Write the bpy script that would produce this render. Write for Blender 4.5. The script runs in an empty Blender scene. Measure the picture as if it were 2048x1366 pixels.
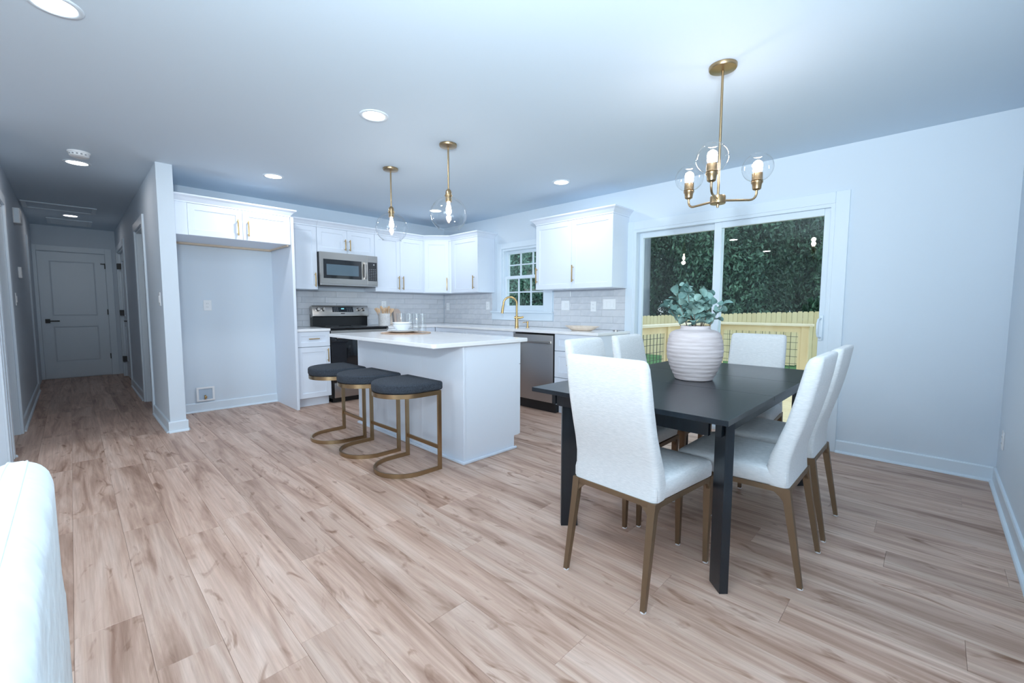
import bpy, bmesh, math, random
from mathutils import Vector, Matrix
R_ = random.Random(7)
sc = bpy.context.scene
COL = sc.collection
rad = math.radians

# ------------------------------------------------------------------ camera
F_PX, YAW, PIT, ROL, CAMH = 862.615, 0.79586, -0.077532, 0.00288, 1.162
fwd = Vector((math.sin(YAW)*math.cos(PIT), math.cos(YAW)*math.cos(PIT), math.sin(PIT)))
rgt = Vector((math.cos(YAW), -math.sin(YAW), 0))
up = rgt.cross(fwd)
rgt, up = rgt*math.cos(ROL)+up*math.sin(ROL), up*math.cos(ROL)-rgt*math.sin(ROL)
cd = bpy.data.cameras.new('camera'); cam = bpy.data.objects.new('camera', cd); COL.objects.link(cam)
cd.sensor_fit = 'HORIZONTAL'; cd.sensor_width = 36; cd.lens = F_PX/2048*36; cd.clip_start = .05; cd.clip_end = 300
M = Matrix.Identity(4)
for i in range(3):
    M[i][0], M[i][1], M[i][2] = rgt[i], up[i], -fwd[i]
M[2][3] = CAMH
cam.matrix_world = M
sc.camera = cam

# ------------------------------------------------------------------ world, exposure, large lights
w = bpy.data.worlds.new('sky'); sc.world = w; w.use_nodes = True
w.node_tree.nodes['Background'].inputs[0].default_value = (.80, .91, 1, 1)
w.node_tree.nodes['Background'].inputs[1].default_value = 1.6
sc.view_settings.view_transform = 'Standard'; sc.view_settings.look = 'None'
sc.view_settings.gamma = 1; sc.view_settings.use_curve_mapping = False
sc.view_settings.exposure = 0.22
try:
    sc.cycles.use_denoising = True
    sc.cycles.adaptive_threshold = .03; sc.cycles.max_bounces = 9; sc.cycles.diffuse_bounces = 5; sc.cycles.glossy_bounces = 4
    sc.cycles.transmission_bounces = 6; sc.cycles.transparent_max_bounces = 16
    sc.cycles.caustics_reflective = False; sc.cycles.caustics_refractive = False
    sc.cycles.sample_clamp_indirect = 6
except Exception:
    pass

def area(name, loc, direction, sx, sy, power, color, spread=180):
    l = bpy.data.lights.new(name, 'AREA'); l.shape = 'RECTANGLE'; l.size = sx; l.size_y = sy
    l.energy = power; l.color = color; l.spread = rad(spread)
    o = bpy.data.objects.new(name, l); COL.objects.link(o); o.location = loc
    o.rotation_euler = Vector(direction).to_track_quat('-Z', 'Y').to_euler()
    return o
# daylight entering through the living room side window behind the camera (the front window is lit by the sky alone)
area('daylight_west_window', (-4.12, -1.2, 1.5), (1, 0, 0), 3.2, 1.7, 125, (.76, .91, 1))
# the photographer's flash, bounced off the ceiling from beside the camera
area('bounce_flash', (-.22, -.25, 1.72), (.60, .52, .75), .25, .25, 100, (.80, .93, 1), 140)

# ------------------------------------------------------------------ materials
def mat(name, col, rough=.5, metal=0, bump=None, emit=None, coat=0, spec=.5, var=None, sheen=0):
    m = bpy.data.materials.new(name); m.use_nodes = True
    nt = m.node_tree; b = nt.nodes['Principled BSDF']
    b.inputs['Base Color'].default_value = (*col, 1); b.inputs['Roughness'].default_value = rough
    b.inputs['Metallic'].default_value = metal; b.inputs['Specular IOR Level'].default_value = spec
    if coat: b.inputs['Coat Weight'].default_value = coat
    if sheen: b.inputs['Sheen Weight'].default_value = sheen
    if emit:
        b.inputs['Emission Color'].default_value = (*emit[0], 1); b.inputs['Emission Strength'].default_value = emit[1]
    tc = nt.nodes.new('ShaderNodeTexCoord')
    if bump:
        sc_, st = bump[0], bump[1]
        n = nt.nodes.new('ShaderNodeTexNoise'); n.inputs['Detail'].default_value = 3
        mp = nt.nodes.new('ShaderNodeMapping'); nt.links.new(tc.outputs['Object'], mp.inputs[0])
        mp.inputs['Scale'].default_value = sc_ if isinstance(sc_, tuple) else (sc_,)*3
        n.inputs['Scale'].default_value = 1
        nt.links.new(mp.outputs[0], n.inputs['Vector'])
        bp = nt.nodes.new('ShaderNodeBump'); bp.inputs['Strength'].default_value = st
        bp.inputs['Distance'].default_value = bump[2] if len(bump) > 2 else .002
        nt.links.new(n.outputs['Fac'], bp.inputs['Height']); nt.links.new(bp.outputs[0], b.inputs['Normal'])
    if var:   # (scale, colour2) mottling, plus a per-object tone
        n = nt.nodes.new('ShaderNodeTexNoise'); n.inputs['Detail'].default_value = 5
        mp = nt.nodes.new('ShaderNodeMapping'); nt.links.new(tc.outputs['Object'], mp.inputs[0])
        mp.inputs['Scale'].default_value = var[0] if isinstance(var[0], tuple) else (var[0],)*3
        n.inputs['Scale'].default_value = 1
        nt.links.new(mp.outputs[0], n.inputs['Vector'])
        oi = nt.nodes.new('ShaderNodeObjectInfo')
        ad = nt.nodes.new('ShaderNodeMath'); ad.operation = 'MULTIPLY_ADD'
        nt.links.new(oi.outputs['Random'], ad.inputs[0]); ad.inputs[1].default_value = var[2] if len(var) > 2 else 0
        nt.links.new(n.outputs['Fac'], ad.inputs[2])
        cr = nt.nodes.new('ShaderNodeValToRGB')
        cr.color_ramp.elements[0].position = .3; cr.color_ramp.elements[1].position = .75
        cr.color_ramp.elements[0].color = (*col, 1); cr.color_ramp.elements[1].color = (*var[1], 1)
        nt.links.new(ad.outputs[0], cr.inputs[0]); nt.links.new(cr.outputs[0], b.inputs['Base Color'])
    return m

def glass_mat(name, tint=(1, 1, 1), ior=1.5, scale=1.0):
    """thin clear pane: Fresnel mix of see-through and mirror"""
    m = bpy.data.materials.new(name); m.use_nodes = True; nt = m.node_tree; nt.nodes.clear()
    out = nt.nodes.new('ShaderNodeOutputMaterial'); mx = nt.nodes.new('ShaderNodeMixShader')
    t = nt.nodes.new('ShaderNodeBsdfTransparent'); t.inputs[0].default_value = (*tint, 1)
    g = nt.nodes.new('ShaderNodeBsdfGlossy'); g.inputs['Roughness'].default_value = .01
    f = nt.nodes.new('ShaderNodeFresnel'); ge = nt.nodes.new('ShaderNodeNewGeometry')
    mr = nt.nodes.new('ShaderNodeMapRange'); mr.inputs['To Min'].default_value = ior; mr.inputs['To Max'].default_value = 1/ior   # same reflectance from both sides of the thin wall
    nt.links.new(ge.outputs['Backfacing'], mr.inputs[0]); nt.links.new(mr.outputs[0], f.inputs['IOR'])
    mu = nt.nodes.new('ShaderNodeMath'); mu.operation = 'MULTIPLY'; mu.inputs[1].default_value = scale
    nt.links.new(f.outputs[0], mu.inputs[0]); nt.links.new(mu.outputs[0], mx.inputs[0])
    nt.links.new(t.outputs[0], mx.inputs[1]); nt.links.new(g.outputs[0], mx.inputs[2]); nt.links.new(mx.outputs[0], out.inputs[0])
    return m

def wood_floor():
    m = bpy.data.materials.new('oak_vinyl_plank'); m.use_nodes = True; nt = m.node_tree
    b = nt.nodes['Principled BSDF']; b.inputs['Roughness'].default_value = .42; b.inputs['Specular IOR Level'].default_value = .35
    tc = nt.nodes.new('ShaderNodeTexCoord'); oi = nt.nodes.new('ShaderNodeObjectInfo')
    mul = nt.nodes.new('ShaderNodeVectorMath'); mul.operation = 'SCALE'; mul.inputs['Scale'].default_value = 37.0
    cb = nt.nodes.new('ShaderNodeCombineXYZ')
    nt.links.new(oi.outputs['Random'], cb.inputs[0]); nt.links.new(oi.outputs['Random'], cb.inputs[1]); nt.links.new(oi.outputs['Random'], cb.inputs[2])
    nt.links.new(cb.outputs[0], mul.inputs[0])
    add = nt.nodes.new('ShaderNodeVectorMath'); add.operation = 'ADD'
    nt.links.new(tc.outputs['Object'], add.inputs[0]); nt.links.new(mul.outputs[0], add.inputs[1])
    def noise(scale, detail, dist=0, rough=.55):
        mp = nt.nodes.new('ShaderNodeMapping'); mp.inputs['Scale'].default_value = scale
        nt.links.new(add.outputs[0], mp.inputs[0])
        n = nt.nodes.new('ShaderNodeTexNoise'); n.inputs['Scale'].default_value = 1; n.inputs['Detail'].default_value = detail
        n.inputs['Distortion'].default_value = dist; n.inputs['Roughness'].default_value = rough
        nt.links.new(mp.outputs[0], n.inputs['Vector']); return n
    broad = noise((10, .9, 1), 6, 1.2)
    grain = noise((75, 2.2, 1), 6, .3, .65)
    knot = noise((11, 3.2, 1), 3, 1.6)
    cr = nt.nodes.new('ShaderNodeValToRGB'); e = cr.color_ramp.elements
    e[0].position = .28; e[0].color = (.30, .185, .14, 1); e[1].position = .72; e[1].color = (.72, .565, .485, 1)
    x = e.new(.5); x.color = (.57, .41, .335, 1)
    nt.links.new(broad.outputs['Fac'], cr.inputs[0])
    cg = nt.nodes.new('ShaderNodeValToRGB'); e = cg.color_ramp.elements
    e[0].position = .3; e[0].color = (.70, .66, .63, 1); e[1].position = .62; e[1].color = (1.05, 1.04, 1.03, 1)
    nt.links.new(grain.outputs['Fac'], cg.inputs[0])
    m1 = nt.nodes.new('ShaderNodeMixRGB'); m1.blend_type = 'MULTIPLY'; m1.inputs[0].default_value = .8
    nt.links.new(cr.outputs[0], m1.inputs[1]); nt.links.new(cg.outputs[0], m1.inputs[2])
    ck = nt.nodes.new('ShaderNodeValToRGB'); e = ck.color_ramp.elements
    e[0].position = .60; e[0].color = (1, 1, 1, 1); e[1].position = .76; e[1].color = (.34, .23, .16, 1)
    nt.links.new(knot.outputs['Fac'], ck.inputs[0])
    m2 = nt.nodes.new('ShaderNodeMixRGB'); m2.blend_type = 'MULTIPLY'; m2.inputs[0].default_value = .85
    nt.links.new(m1.outputs[0], m2.inputs[1]); nt.links.new(ck.outputs[0], m2.inputs[2])
    hs = nt.nodes.new('ShaderNodeHueSaturation'); hs.inputs['Saturation'].default_value = 1.12
    mr = nt.nodes.new('ShaderNodeMapRange'); mr.inputs['To Min'].default_value = .87; mr.inputs['To Max'].default_value = 1.02
    nt.links.new(oi.outputs['Random'], mr.inputs[0]); nt.links.new(mr.outputs[0], hs.inputs['Value'])
    nt.links.new(m2.outputs[0], hs.inputs['Color']); nt.links.new(hs.outputs[0], b.inputs['Base Color'])
    bp = nt.nodes.new('ShaderNodeBump'); bp.inputs['Strength'].default_value = .12; bp.inputs['Distance'].default_value = .001
    nt.links.new(grain.outputs['Fac'], bp.inputs['Height']); nt.links.new(bp.outputs[0], b.inputs['Normal'])
    return m

MT = dict(
 wall=mat('wall_paint', (.665, .745, .825), .62, bump=(180, .05)),
 ceil=mat('ceiling_paint', (.64, .755, .86), .7, bump=(120, .06)),
 trim=mat('white_trim', (.71, .80, .88), .35),
 cab=mat('white_cabinet', (.75, .81, .90), .38),
 gap=mat('cabinet_shadow_gap', (.30, .32, .35), .7),
 ply=mat('raw_maple', (.62, .50, .38), .6, var=((2, 30, 30), (.70, .58, .45))),
 brass=mat('brushed_brass', (.56, .38, .17), .32, 1),
 abrass=mat('antique_brass', (.40, .29, .17), .30, 1),
 steel=mat('stainless', (.43, .41, .39), .28, 1, bump=((4, 4, 500), .06)),
 dsteel=mat('dark_stainless', (.47, .46, .455), .34, 1, bump=((500, 4, 4), .05)),
 black=mat('black_enamel', (.007, .008, .010), .3),
 bglass=mat('black_glass', (.008, .009, .012), .06, spec=.6),
 mglass=mat('smoked_oven_glass', (.10, .15, .19), .10),
 blackm=mat('matte_black_metal', (.02, .02, .022), .45),
 quartz=mat('white_quartz', (.84, .85, .87), .16, var=(6, (.90, .90, .91)), spec=.5),
 grout=mat('grout', (.55, .575, .62), .85),
 tile=mat('zellige_tile', (.56, .585, .63), .22, bump=(25, .12, .004), var=(14, (.66, .675, .71), .30)),
 fabric=mat('oatmeal_linen', (.66, .68, .69), .9, bump=((90, 90, 420), .5, .0015), var=((45, 45, 330), (.80, .81, .82)), sheen=.15),
 bronze=mat('bronze_metal_leg', (.19, .125, .075), .42, .55),
 glide=mat('white_glide', (.85, .86, .88), .5),
 tablem=mat('black_stained_wood', (.006, .010, .015), .28, bump=((3, 120, 3), .08), var=((2, 60, 2), (.011, .017, .024)), spec=.5),
 char=mat('charcoal_tweed', (.010, .014, .021), .95, bump=(260, .8, .003), var=(200, (.055, .068, .09))),
 slip=mat('white_slipcover', (.74, .81, .84), .9, bump=((5, 9, 6), .55, .05)),
 vase=mat('rose_beige_stoneware', (.50, .435, .435), .8, bump=((10, 10, 90), .45, .005), var=((9, 9, 60), (.64, .575, .575))),
 euc=mat('eucalyptus_leaf', (.07, .17, .165), .6, var=(9, (.24, .38, .34), .4)),
 twig=mat('twig_bark', (.13, .10, .08), .8),
 ceramic=mat('white_ceramic', (.84, .87, .90), .2),
 jute=mat('woven_mat', (.56, .40, .30), .85, bump=(160, .6, .003), var=(40, (.70, .54, .42))),
 wood=mat('light_wood', (.52, .33, .19), .55, var=((8, 8, 40), (.68, .47, .30), .3)),
 pale2=mat('pinkish_beech', (.60, .46, .38), .55, var=((6, 30, 6), (.70, .57, .49), .2)),
 pale=mat('pale_beech', (.66, .54, .44), .55, var=((6, 30, 6), (.76, .66, .56), .2)),
 crock=mat('speckled_stone', (.60, .58, .57), .6, var=(60, (.76, .75, .75))),
 plate=mat('switch_plate', (.84, .86, .88), .4),
 plated=mat('switch_slot', (.25, .26, .28), .5),
 glass=glass_mat('door_glass', (.88, .96, .97), 1.52, 1.7),
 globe=glass_mat('clear_globe_glass', (.985, .99, .99), 1.5, 1.35),
 bulb=mat('lit_bulb', (1, .95, .9), .4, emit=((1, .86, .74), 28)),
 led=mat('led_lens', (1, 1, 1), .4, emit=((.93, .97, 1), 9)),
 disp=mat('blue_display', (.02, .05, .07), .2, emit=((.25, .75, .9), 1.2)),
 key=mat('keypad_print', (.20, .22, .24), .5),
 pine=mat('pressure_treated_pine', (.64, .49, .27), .75, var=((3, 3, 1.2), (.78, .64, .40), .3)),
 pinec=mat('pale_pine_cap', (.74, .66, .50), .75, var=((3, 3, 3), (.82, .75, .60))),
 wire=mat('black_wire', (.02, .02, .022), .5),
 grass=mat('lawn_grass', (.05, .16, .05), .95, bump=(30, .8, .05), var=(2.5, (.10, .26, .10))),
 leafA=mat('tree_leaf_dark', (.010, .040, .030), .55, var=(1.6, (.08, .19, .11), .15)),
 leafB=mat('tree_leaf_mid', (.016, .062, .046), .55, var=(1.6, (.13, .27, .17), .15)),
 leafC=mat('tree_leaf_bright', (.05, .16, .125), .6, var=(1.6, (.20, .40, .29), .15)),
 bark=mat('grey_bark', (.16, .19, .23), .9, bump=((14, 14, 2), .8, .03), var=((7, 7, 1), (.27, .30, .34))),
 floor=wood_floor(),
 sub=mat('plank_joint', (.13, .09, .07), .8),
)

# ------------------------------------------------------------------ mesh builder
class MB:
    def __init__(s): s.bm = bmesh.new()
    def _merge(s, b2):
        me = bpy.data.meshes.new('tmp'); b2.to_mesh(me); b2.free(); s.bm.from_mesh(me); bpy.data.meshes.remove(me)
    def box(s, x0, x1, y0, y1, z0, z1, bev=0, seg=2):
        b = bmesh.new()
        bmesh.ops.create_cube(b, size=1, matrix=Matrix.Translation(((x0+x1)/2, (y0+y1)/2, (z0+z1)/2)) @ Matrix.Diagonal((abs(x1-x0), abs(y1-y0), abs(z1-z0), 1)))
        if bev: bmesh.ops.bevel(b, geom=b.edges[:], offset=bev, segments=seg, affect='EDGES', profile=.5)
        s._merge(b); return s
    def faces(s, vs, fs):
        v = [s.bm.verts.new(p) for p in vs]
        for f in fs:
            try: s.bm.faces.new([v[i] for i in f])
            except ValueError: pass
        return s
    def prism(s, poly, z0, z1, bev=0, tf=None):
        b = bmesh.new(); n = len(poly)
        lo = [b.verts.new((p[0], p[1], z0)) for p in poly]; hi = [b.verts.new((p[0], p[1], z1)) for p in poly]
        b.faces.new(lo[::-1]); b.faces.new(hi)
        for i in range(n): b.faces.new((lo[i], lo[(i+1) % n], hi[(i+1) % n], hi[i]))
        bmesh.ops.recalc_face_normals(b, faces=b.faces[:])
        if bev: bmesh.ops.bevel(b, geom=[e for e in b.edges if len(e.link_faces) == 2 and e.calc_face_angle(0) > .7], offset=bev, segments=2, affect='EDGES')
        if tf is not None: bmesh.ops.transform(b, matrix=tf, verts=b.verts[:])
        s._merge(b); return s
    def lathe(s, prof, c=(0, 0), n=32, close=False):
        rings = []
        for r, z in prof:
            if r < 1e-5: rings.append([s.bm.verts.new((c[0], c[1], z))])
            else: rings.append([s.bm.verts.new((c[0]+r*math.cos(2*math.pi*i/n), c[1]+r*math.sin(2*math.pi*i/n), z)) for i in range(n)])
        rr = rings+[rings[0]] if close else rings
        for a, b in zip(rr, rr[1:]):
            for i in range(n):
                j = (i+1) % n
                if len(a) == 1 and len(b) == 1: continue
                if len(a) == 1: s.bm.faces.new((a[0], b[j], b[i]))
                elif len(b) == 1: s.bm.faces.new((a[i], a[j], b[0]))
                else: s.bm.faces.new((a[i], a[j], b[j], b[i]))
        return s
    def loft(s, rings, cap=True, loop=True):
        vs = [[s.bm.verts.new(p) for p in r] for r in rings]; n = len(rings[0])
        for a, b in zip(vs, vs[1:]):
            for i in range(n if loop else n-1):
                j = (i+1) % n; s.bm.faces.new((a[i], a[j], b[j], b[i]))
        if cap: s.bm.faces.new(vs[0][::-1]); s.bm.faces.new(vs[-1])
        return s
    def tube(s, pts, r, n=10, cap=True):
        pts = [Vector(p) for p in pts]; rs = r if isinstance(r, (list, tuple)) else [r]*len(pts)
        t0 = (pts[1]-pts[0]).normalized(); ref = Vector((0, 0, 1)) if abs(t0.z) < .9 else Vector((1, 0, 0))
        u = t0.cross(ref).normalized(); rings = []
        for i, p in enumerate(pts):
            t = ((pts[min(i+1, len(pts)-1)]-p).normalized()+(p-pts[max(i-1, 0)]).normalized()).normalized()
            u = (u-t*u.dot(t)).normalized(); v = t.cross(u)
            rings.append([p+u*rs[i]*math.cos(2*math.pi*k/n)+v*rs[i]*math.sin(2*math.pi*k/n) for k in range(n)])
        return s.loft(rings, cap)
    def ribbon(s, path, ht, z0, z1):
        """flat bar standing on edge, following a 2-D polyline"""
        pts = [Vector((p[0], p[1])) for p in path]; L = []; Rr = []
        for i, p in enumerate(pts):
            a = (p-pts[i-1]).normalized() if i else (pts[1]-p).normalized()
            b = (pts[i+1]-p).normalized() if i < len(pts)-1 else a
            t = (a+b).normalized(); nn = Vector((-t.y, t.x)); k = ht/max(.4, t.dot(b))
            L.append(p+nn*k); Rr.append(p-nn*k)
        rings = [[(l.x, l.y, z0), (r.x, r.y, z0), (r.x, r.y, z1), (l.x, l.y, z1)] for l, r in zip(L, Rr)]
        return s.loft(rings)
    def tf(s, m): bmesh.ops.transform(s.bm, matrix=m, verts=s.bm.verts[:]); return s

def tag(o, label=None, cat=None, group=None, kind=None):
    if label: o['label'] = label
    if cat: o['category'] = cat
    if group: o['group'] = group
    if kind: o['kind'] = kind
    return o
def rootloc(o):
    v = Vector((0, 0, 0))
    while o is not None: v += o.location; o = o.parent
    return v
def P(name, mb, m, parent=None, smooth=None, label=None, loc=None):
    """link a mesh; coordinates are world ones, moved into the parent's frame"""
    off = rootloc(parent) if parent is not None else Vector((0, 0, 0))
    if loc is not None and parent is None: off = Vector(loc)
    bmesh.ops.recalc_face_normals(mb.bm, faces=mb.bm.faces[:])
    if off.length: bmesh.ops.translate(mb.bm, vec=-off, verts=mb.bm.verts[:])
    if smooth:
        for f in mb.bm.faces: f.smooth = True
        for e in mb.bm.edges:
            if len(e.link_faces) == 2 and e.calc_face_angle(0) > rad(smooth): e.smooth = False
    me = bpy.data.meshes.new(name); mb.bm.to_mesh(me); mb.bm.free()
    me.materials.append(MT[m] if isinstance(m, str) else m)
    o = bpy.data.objects.new(name, me); COL.objects.link(o)
    if parent is not None: o.parent = parent
    elif loc is not None: o.location = loc
    if label: o['label'] = label
    return o
def thing(name, label, cat, loc=(0, 0, 0), group=None):
    o = bpy.data.objects.new(name, None); COL.objects.link(o); o.location = loc; o.empty_display_size = .1
    return tag(o, label, cat, group)
def struct(name, mb, m, label, cat=None, loc=None):
    o = P(name, mb, m, loc=loc); return tag(o, label, cat, kind='structure')
def dup(root, loc, rz=0, label=None, group=None):
    def cp(o, par):
        c = o.copy(); COL.objects.link(c); c.parent = par
        for ch in o.children: cp(ch, c)
        return c
    r = cp(root, None); r.location = loc; r.rotation_euler = (0, 0, rz)
    if label: r['label'] = label
    if group: r['group'] = group
    return r

# ------------------------------------------------------------------ dimensions
XB, YA, H = 4.305, 5.78, 2.443          # right wall, kitchen back wall, ceiling
YC = -.35                                # short dining wall
HL, HR, HE = -.375, .59, 10.09           # hall left, right, end
CT, CB = .914, .884                      # worktop top / underside
WIN = (3.625, 4.415, 1.135, 1.985)       # kitchen window opening y0,y1,z0,z1
SLD = (.614, 2.367, 0, 2.0)              # sliding door opening

# ------------------------------------------------------------------ structure
fl = MB(); fl.box(-4.2, XB+.12, -4.2, YA+.12, -.12, -.004); fl.box(HL-1.6, 2.6, YA+.12, HE+.12, -.12, -.004)
floor = struct('floor', fl, 'sub', 'pale oak plank floor running from the dining area into the hall', 'floor')
fl = MB(); fl.box(-4.2, HL-.02, -4.2, 4.74, -.004, -.0008); fl.box(HL-.02, XB, -4.2, YC, -.004, -.0008)
fl.box(HR+.02, 2.5, YA+.12, HE, -.004, -.0008); fl.box(HL-1.4, HL-.011, 4.74, HE, -.004, -.0008)
o = P('side_room_floor', fl, 'floor', floor)
PW, PL = .183, 1.22
pc = {}
def plank(xa, xb, ya, yb):
    k = (round(xb-xa, 4), round(yb-ya, 4))
    if k not in pc:
        b = bmesh.new(); a, c = k[0]/2-.0003, k[1]/2-.0003; t = .0007
        vs = [(-a, -c, -.0045), (a, -c, -.0045), (a, c, -.0045), (-a, c, -.0045), (-a, -c, -t), (a, -c, -t), (a, c, -t), (-a, c, -t),
              (-a+t, -c+t, 0), (a-t, -c+t, 0), (a-t, c-t, 0), (-a+t, c-t, 0)]
        v = [b.verts.new(p) for p in vs]
        for f in ((0, 1, 5, 4), (1, 2, 6, 5), (2, 3, 7, 6), (3, 0, 4, 7), (4, 5, 9, 8), (5, 6, 10, 9), (6, 7, 11, 10), (7, 4, 8, 11), (8, 9, 10, 11)): b.faces.new([v[i] for i in f])
        me = bpy.data.meshes.new('floor_plank'); b.to_mesh(me); b.free(); me.materials.append(MT['floor']); pc[k] = me
    o = bpy.data.objects.new('floor_plank', pc[k]); COL.objects.link(o); o.parent = floor; o.location = ((xa+xb)/2, (ya+yb)/2, 0)
x = .13-PW*8; r = 0; joint = {}
while x < XB:
    xa, xb = max(x, HL-.01), min(x+PW, XB)
    if xb-xa > .01:
        ymax = HE if xb <= HR+.02 else YA
        y = YC-(R_.random()*PL)
        if abs(x-.496) < .05: y = 1.507-PL*2
        if abs(x-.862) < .05: y = 1.271-PL*2
        if abs(x+.053) < .05: y = 2.089-PL*2
        if abs(x-.13) < .05: y = 1.715-PL*2
        while y < ymax:
            ya, yb = max(y, YC), min(y+PL, ymax)
            if yb-ya > .03: plank(xa, xb, ya, yb)
            y += PL
        if xa < HR < xb and ymax == YA:
            y = YA
            while y < HE: plank(xa, HR+.02, y, min(y+PL, HE)); y += PL
    x += PW

ce = MB(); ce.box(-4.2, XB+.12, -4.2, YA+.12, H, H+.12); ce.box(HL-1.6, 2.6, YA+.12, HE+.12, H, H+.12)
struct('ceiling', ce, 'ceil', 'smooth pale ceiling over the kitchen and dining area', 'ceiling')
wl = MB(); wl.box(HR+.12, XB+.12, YA, YA+.12, 0, H)
struct('wall_back', wl, 'wall', 'pale back wall behind the range and refrigerator alcove', 'wall')
wl = MB(); x0, x1 = XB, XB+.13
wl.box(x0, x1, WIN[1], YA, 0, H); wl.box(x0, x1, WIN[0], WIN[1], 0, WIN[2]); wl.box(x0, x1, WIN[0], WIN[1], WIN[3], H)
wl.box(x0, x1, SLD[1], WIN[0], 0, H); wl.box(x0, x1, SLD[0], SLD[1], SLD[3], H); wl.box(x0, x1, YC-.12, SLD[0], 0, H)
struct('wall_right', wl, 'wall', 'pale blue-white wall holding the sink window and sliding door', 'wall')
wl = MB(); wl.box(1.2, XB, YC-.12, YC, 0, H)
struct('wall_dining', wl, 'wall', 'short shaded wall at the far right edge of the photo', 'wall')
wl = MB(); wl.box(HR, HR+.12, 5.0, 6.10, 0, H); wl.box(HR, HR+.12, 6.10, 6.86, 2.05, H); wl.box(HR, HR+.12, 6.86, 8.46, 0, H)
wl.box(HR, HR+.12, 8.46, 9.70, 2.05, H); wl.box(HR, HR+.12, 9.70, HE, 0, H)
struct('wall_partition', wl, 'wall', 'thin partition wall between hall and refrigerator alcove, its end facing the camera', 'wall')
wl = MB(); wl.box(HL-.12, HL, 4.74, 5.04, 0, H); wl.box(HL-.12, HL, 5.04, 5.90, 2.05, H); wl.box(HL-.12, HL, 5.90, HE, 0, H)
struct('wall_hall_left', wl, 'wall', 'left wall of the hall carrying the chime, thermostat and switch', 'wall')
wl = MB(); wl.box(HL-.12, HR+.12, HE, HE+.12, 0, H)
struct('wall_hall_end', wl, 'wall', 'end wall of the hall around the two-panel door', 'wall')
wl = MB(); wl.box(-4.2, HL-.12, 4.74, 4.86, 0, H); struct('wall_living_back', wl, 'wall', 'living room wall left of the hall, out of frame', 'wall')
wl = MB(); wl.box(-4.32, -4.2, -4.2, -2.8, 0, H); wl.box(-4.32, -4.2, .4, 4.86, 0, H); wl.box(-4.32, -4.2, -2.8, .4, 0, .65); wl.box(-4.32, -4.2, -2.8, .4, 2.35, H)
struct('wall_living_left', wl, 'wall', 'living room wall with a wide window, behind the camera', 'wall')
wl = MB(); wl.box(-4.32, -3.15, -4.32, -4.2, 0, H); wl.box(.05, 1.32, -4.32, -4.2, 0, H); wl.box(-3.15, .05, -4.32, -4.2, 0, .65); wl.box(-3.15, .05, -4.32, -4.2, 2.35, H)
struct('wall_living_front', wl, 'wall', 'living room front wall with a wide window, behind the camera', 'wall')
wl = MB(); wl.box(1.2, 1.32, -4.2, YC-.12, 0, H); struct('wall_living_right', wl, 'wall', 'living room side wall behind the camera', 'wall')
wl = MB(); wl.box(2.4, 2.5, YA+.12, 7.6, 0, H); wl.box(HR+.12, 2.5, 7.5, 7.6, 0, H)
wl.box(HL-1.4, HL-1.3, 4.86, 7.0, 0, H); wl.box(HL-1.4, HL-.12, 6.9, 7.0, 0, H)
wl.box(HR+.12, HR+.9, 9.8, 9.9, 0, H); wl.box(HR+.8, HR+.9, 7.6, 9.8, 0, H)
struct('wall_side_rooms', wl, 'wall', 'walls of the small rooms opening off the hall', 'wall')

# baseboards with shoe moulding
def baseboard(name, a, b, nrm, label):
    """a,b: ends on the wall face; nrm: direction into the room"""
    a, b, n = Vector(a), Vector(b), Vector(nrm); d = (b-a)
    L = d.length; t = d.normalized()
    def strip(prof):
        m = MB(); ring = lambda p: [(p.x+n.x*q, p.y+n.y*q, z) for q, z in prof]
        m.loft([ring(a), ring(b)]); return m
    o = struct(name, strip([(0, .0005), (.014, .0005), (.014, .094), (.010, .102), (0, .102)]), 'trim', label, 'baseboard')
    P('shoe_moulding', strip([(.014, .0005), (.030, .0005), (.029, .008), (.025, .014), (.014, .018)]), 'trim', o)
baseboard('baseboard_right', (XB, YC), (XB, .521), (-1, 0), 'white baseboard along the wall right of the sliding door')
baseboard('baseboard_dining', (1.2, YC), (XB, YC), (0, 1), 'white baseboard along the far right dining wall')
baseboard('baseboard_alcove', (HR+.12, YA), (1.735, YA), (0, -1), 'white baseboard at the back of the refrigerator alcove')
baseboard('baseboard_partition_end', (HR-.014, 5.0), (HR+.134, 5.0), (0, -1), 'white baseboard on the partition end facing the camera')
baseboard('baseboard_partition_side', (HR+.12, 5.0), (HR+.12, 5.1), (1, 0), 'white baseboard on the alcove side of the partition')
baseboard('baseboard_hall_right', (HR, 5.0), (HR, 6.01), (-1, 0), 'white baseboard in the hall below the partition switch')
baseboard('baseboard_hall_right_far', (HR, 6.95), (HR, 8.37), (-1, 0), 'white baseboard in the hall between the two right doorways')
baseboard('baseboard_hall_left', (HL, 5.99), (HL, 8.82), (1, 0), 'white baseboard along the left hall wall')
baseboard('baseboard_hall_stub', (HL, 5.005), (HL, 5.035), (1, 0), 'stub of baseboard beside the near left casing')

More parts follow.
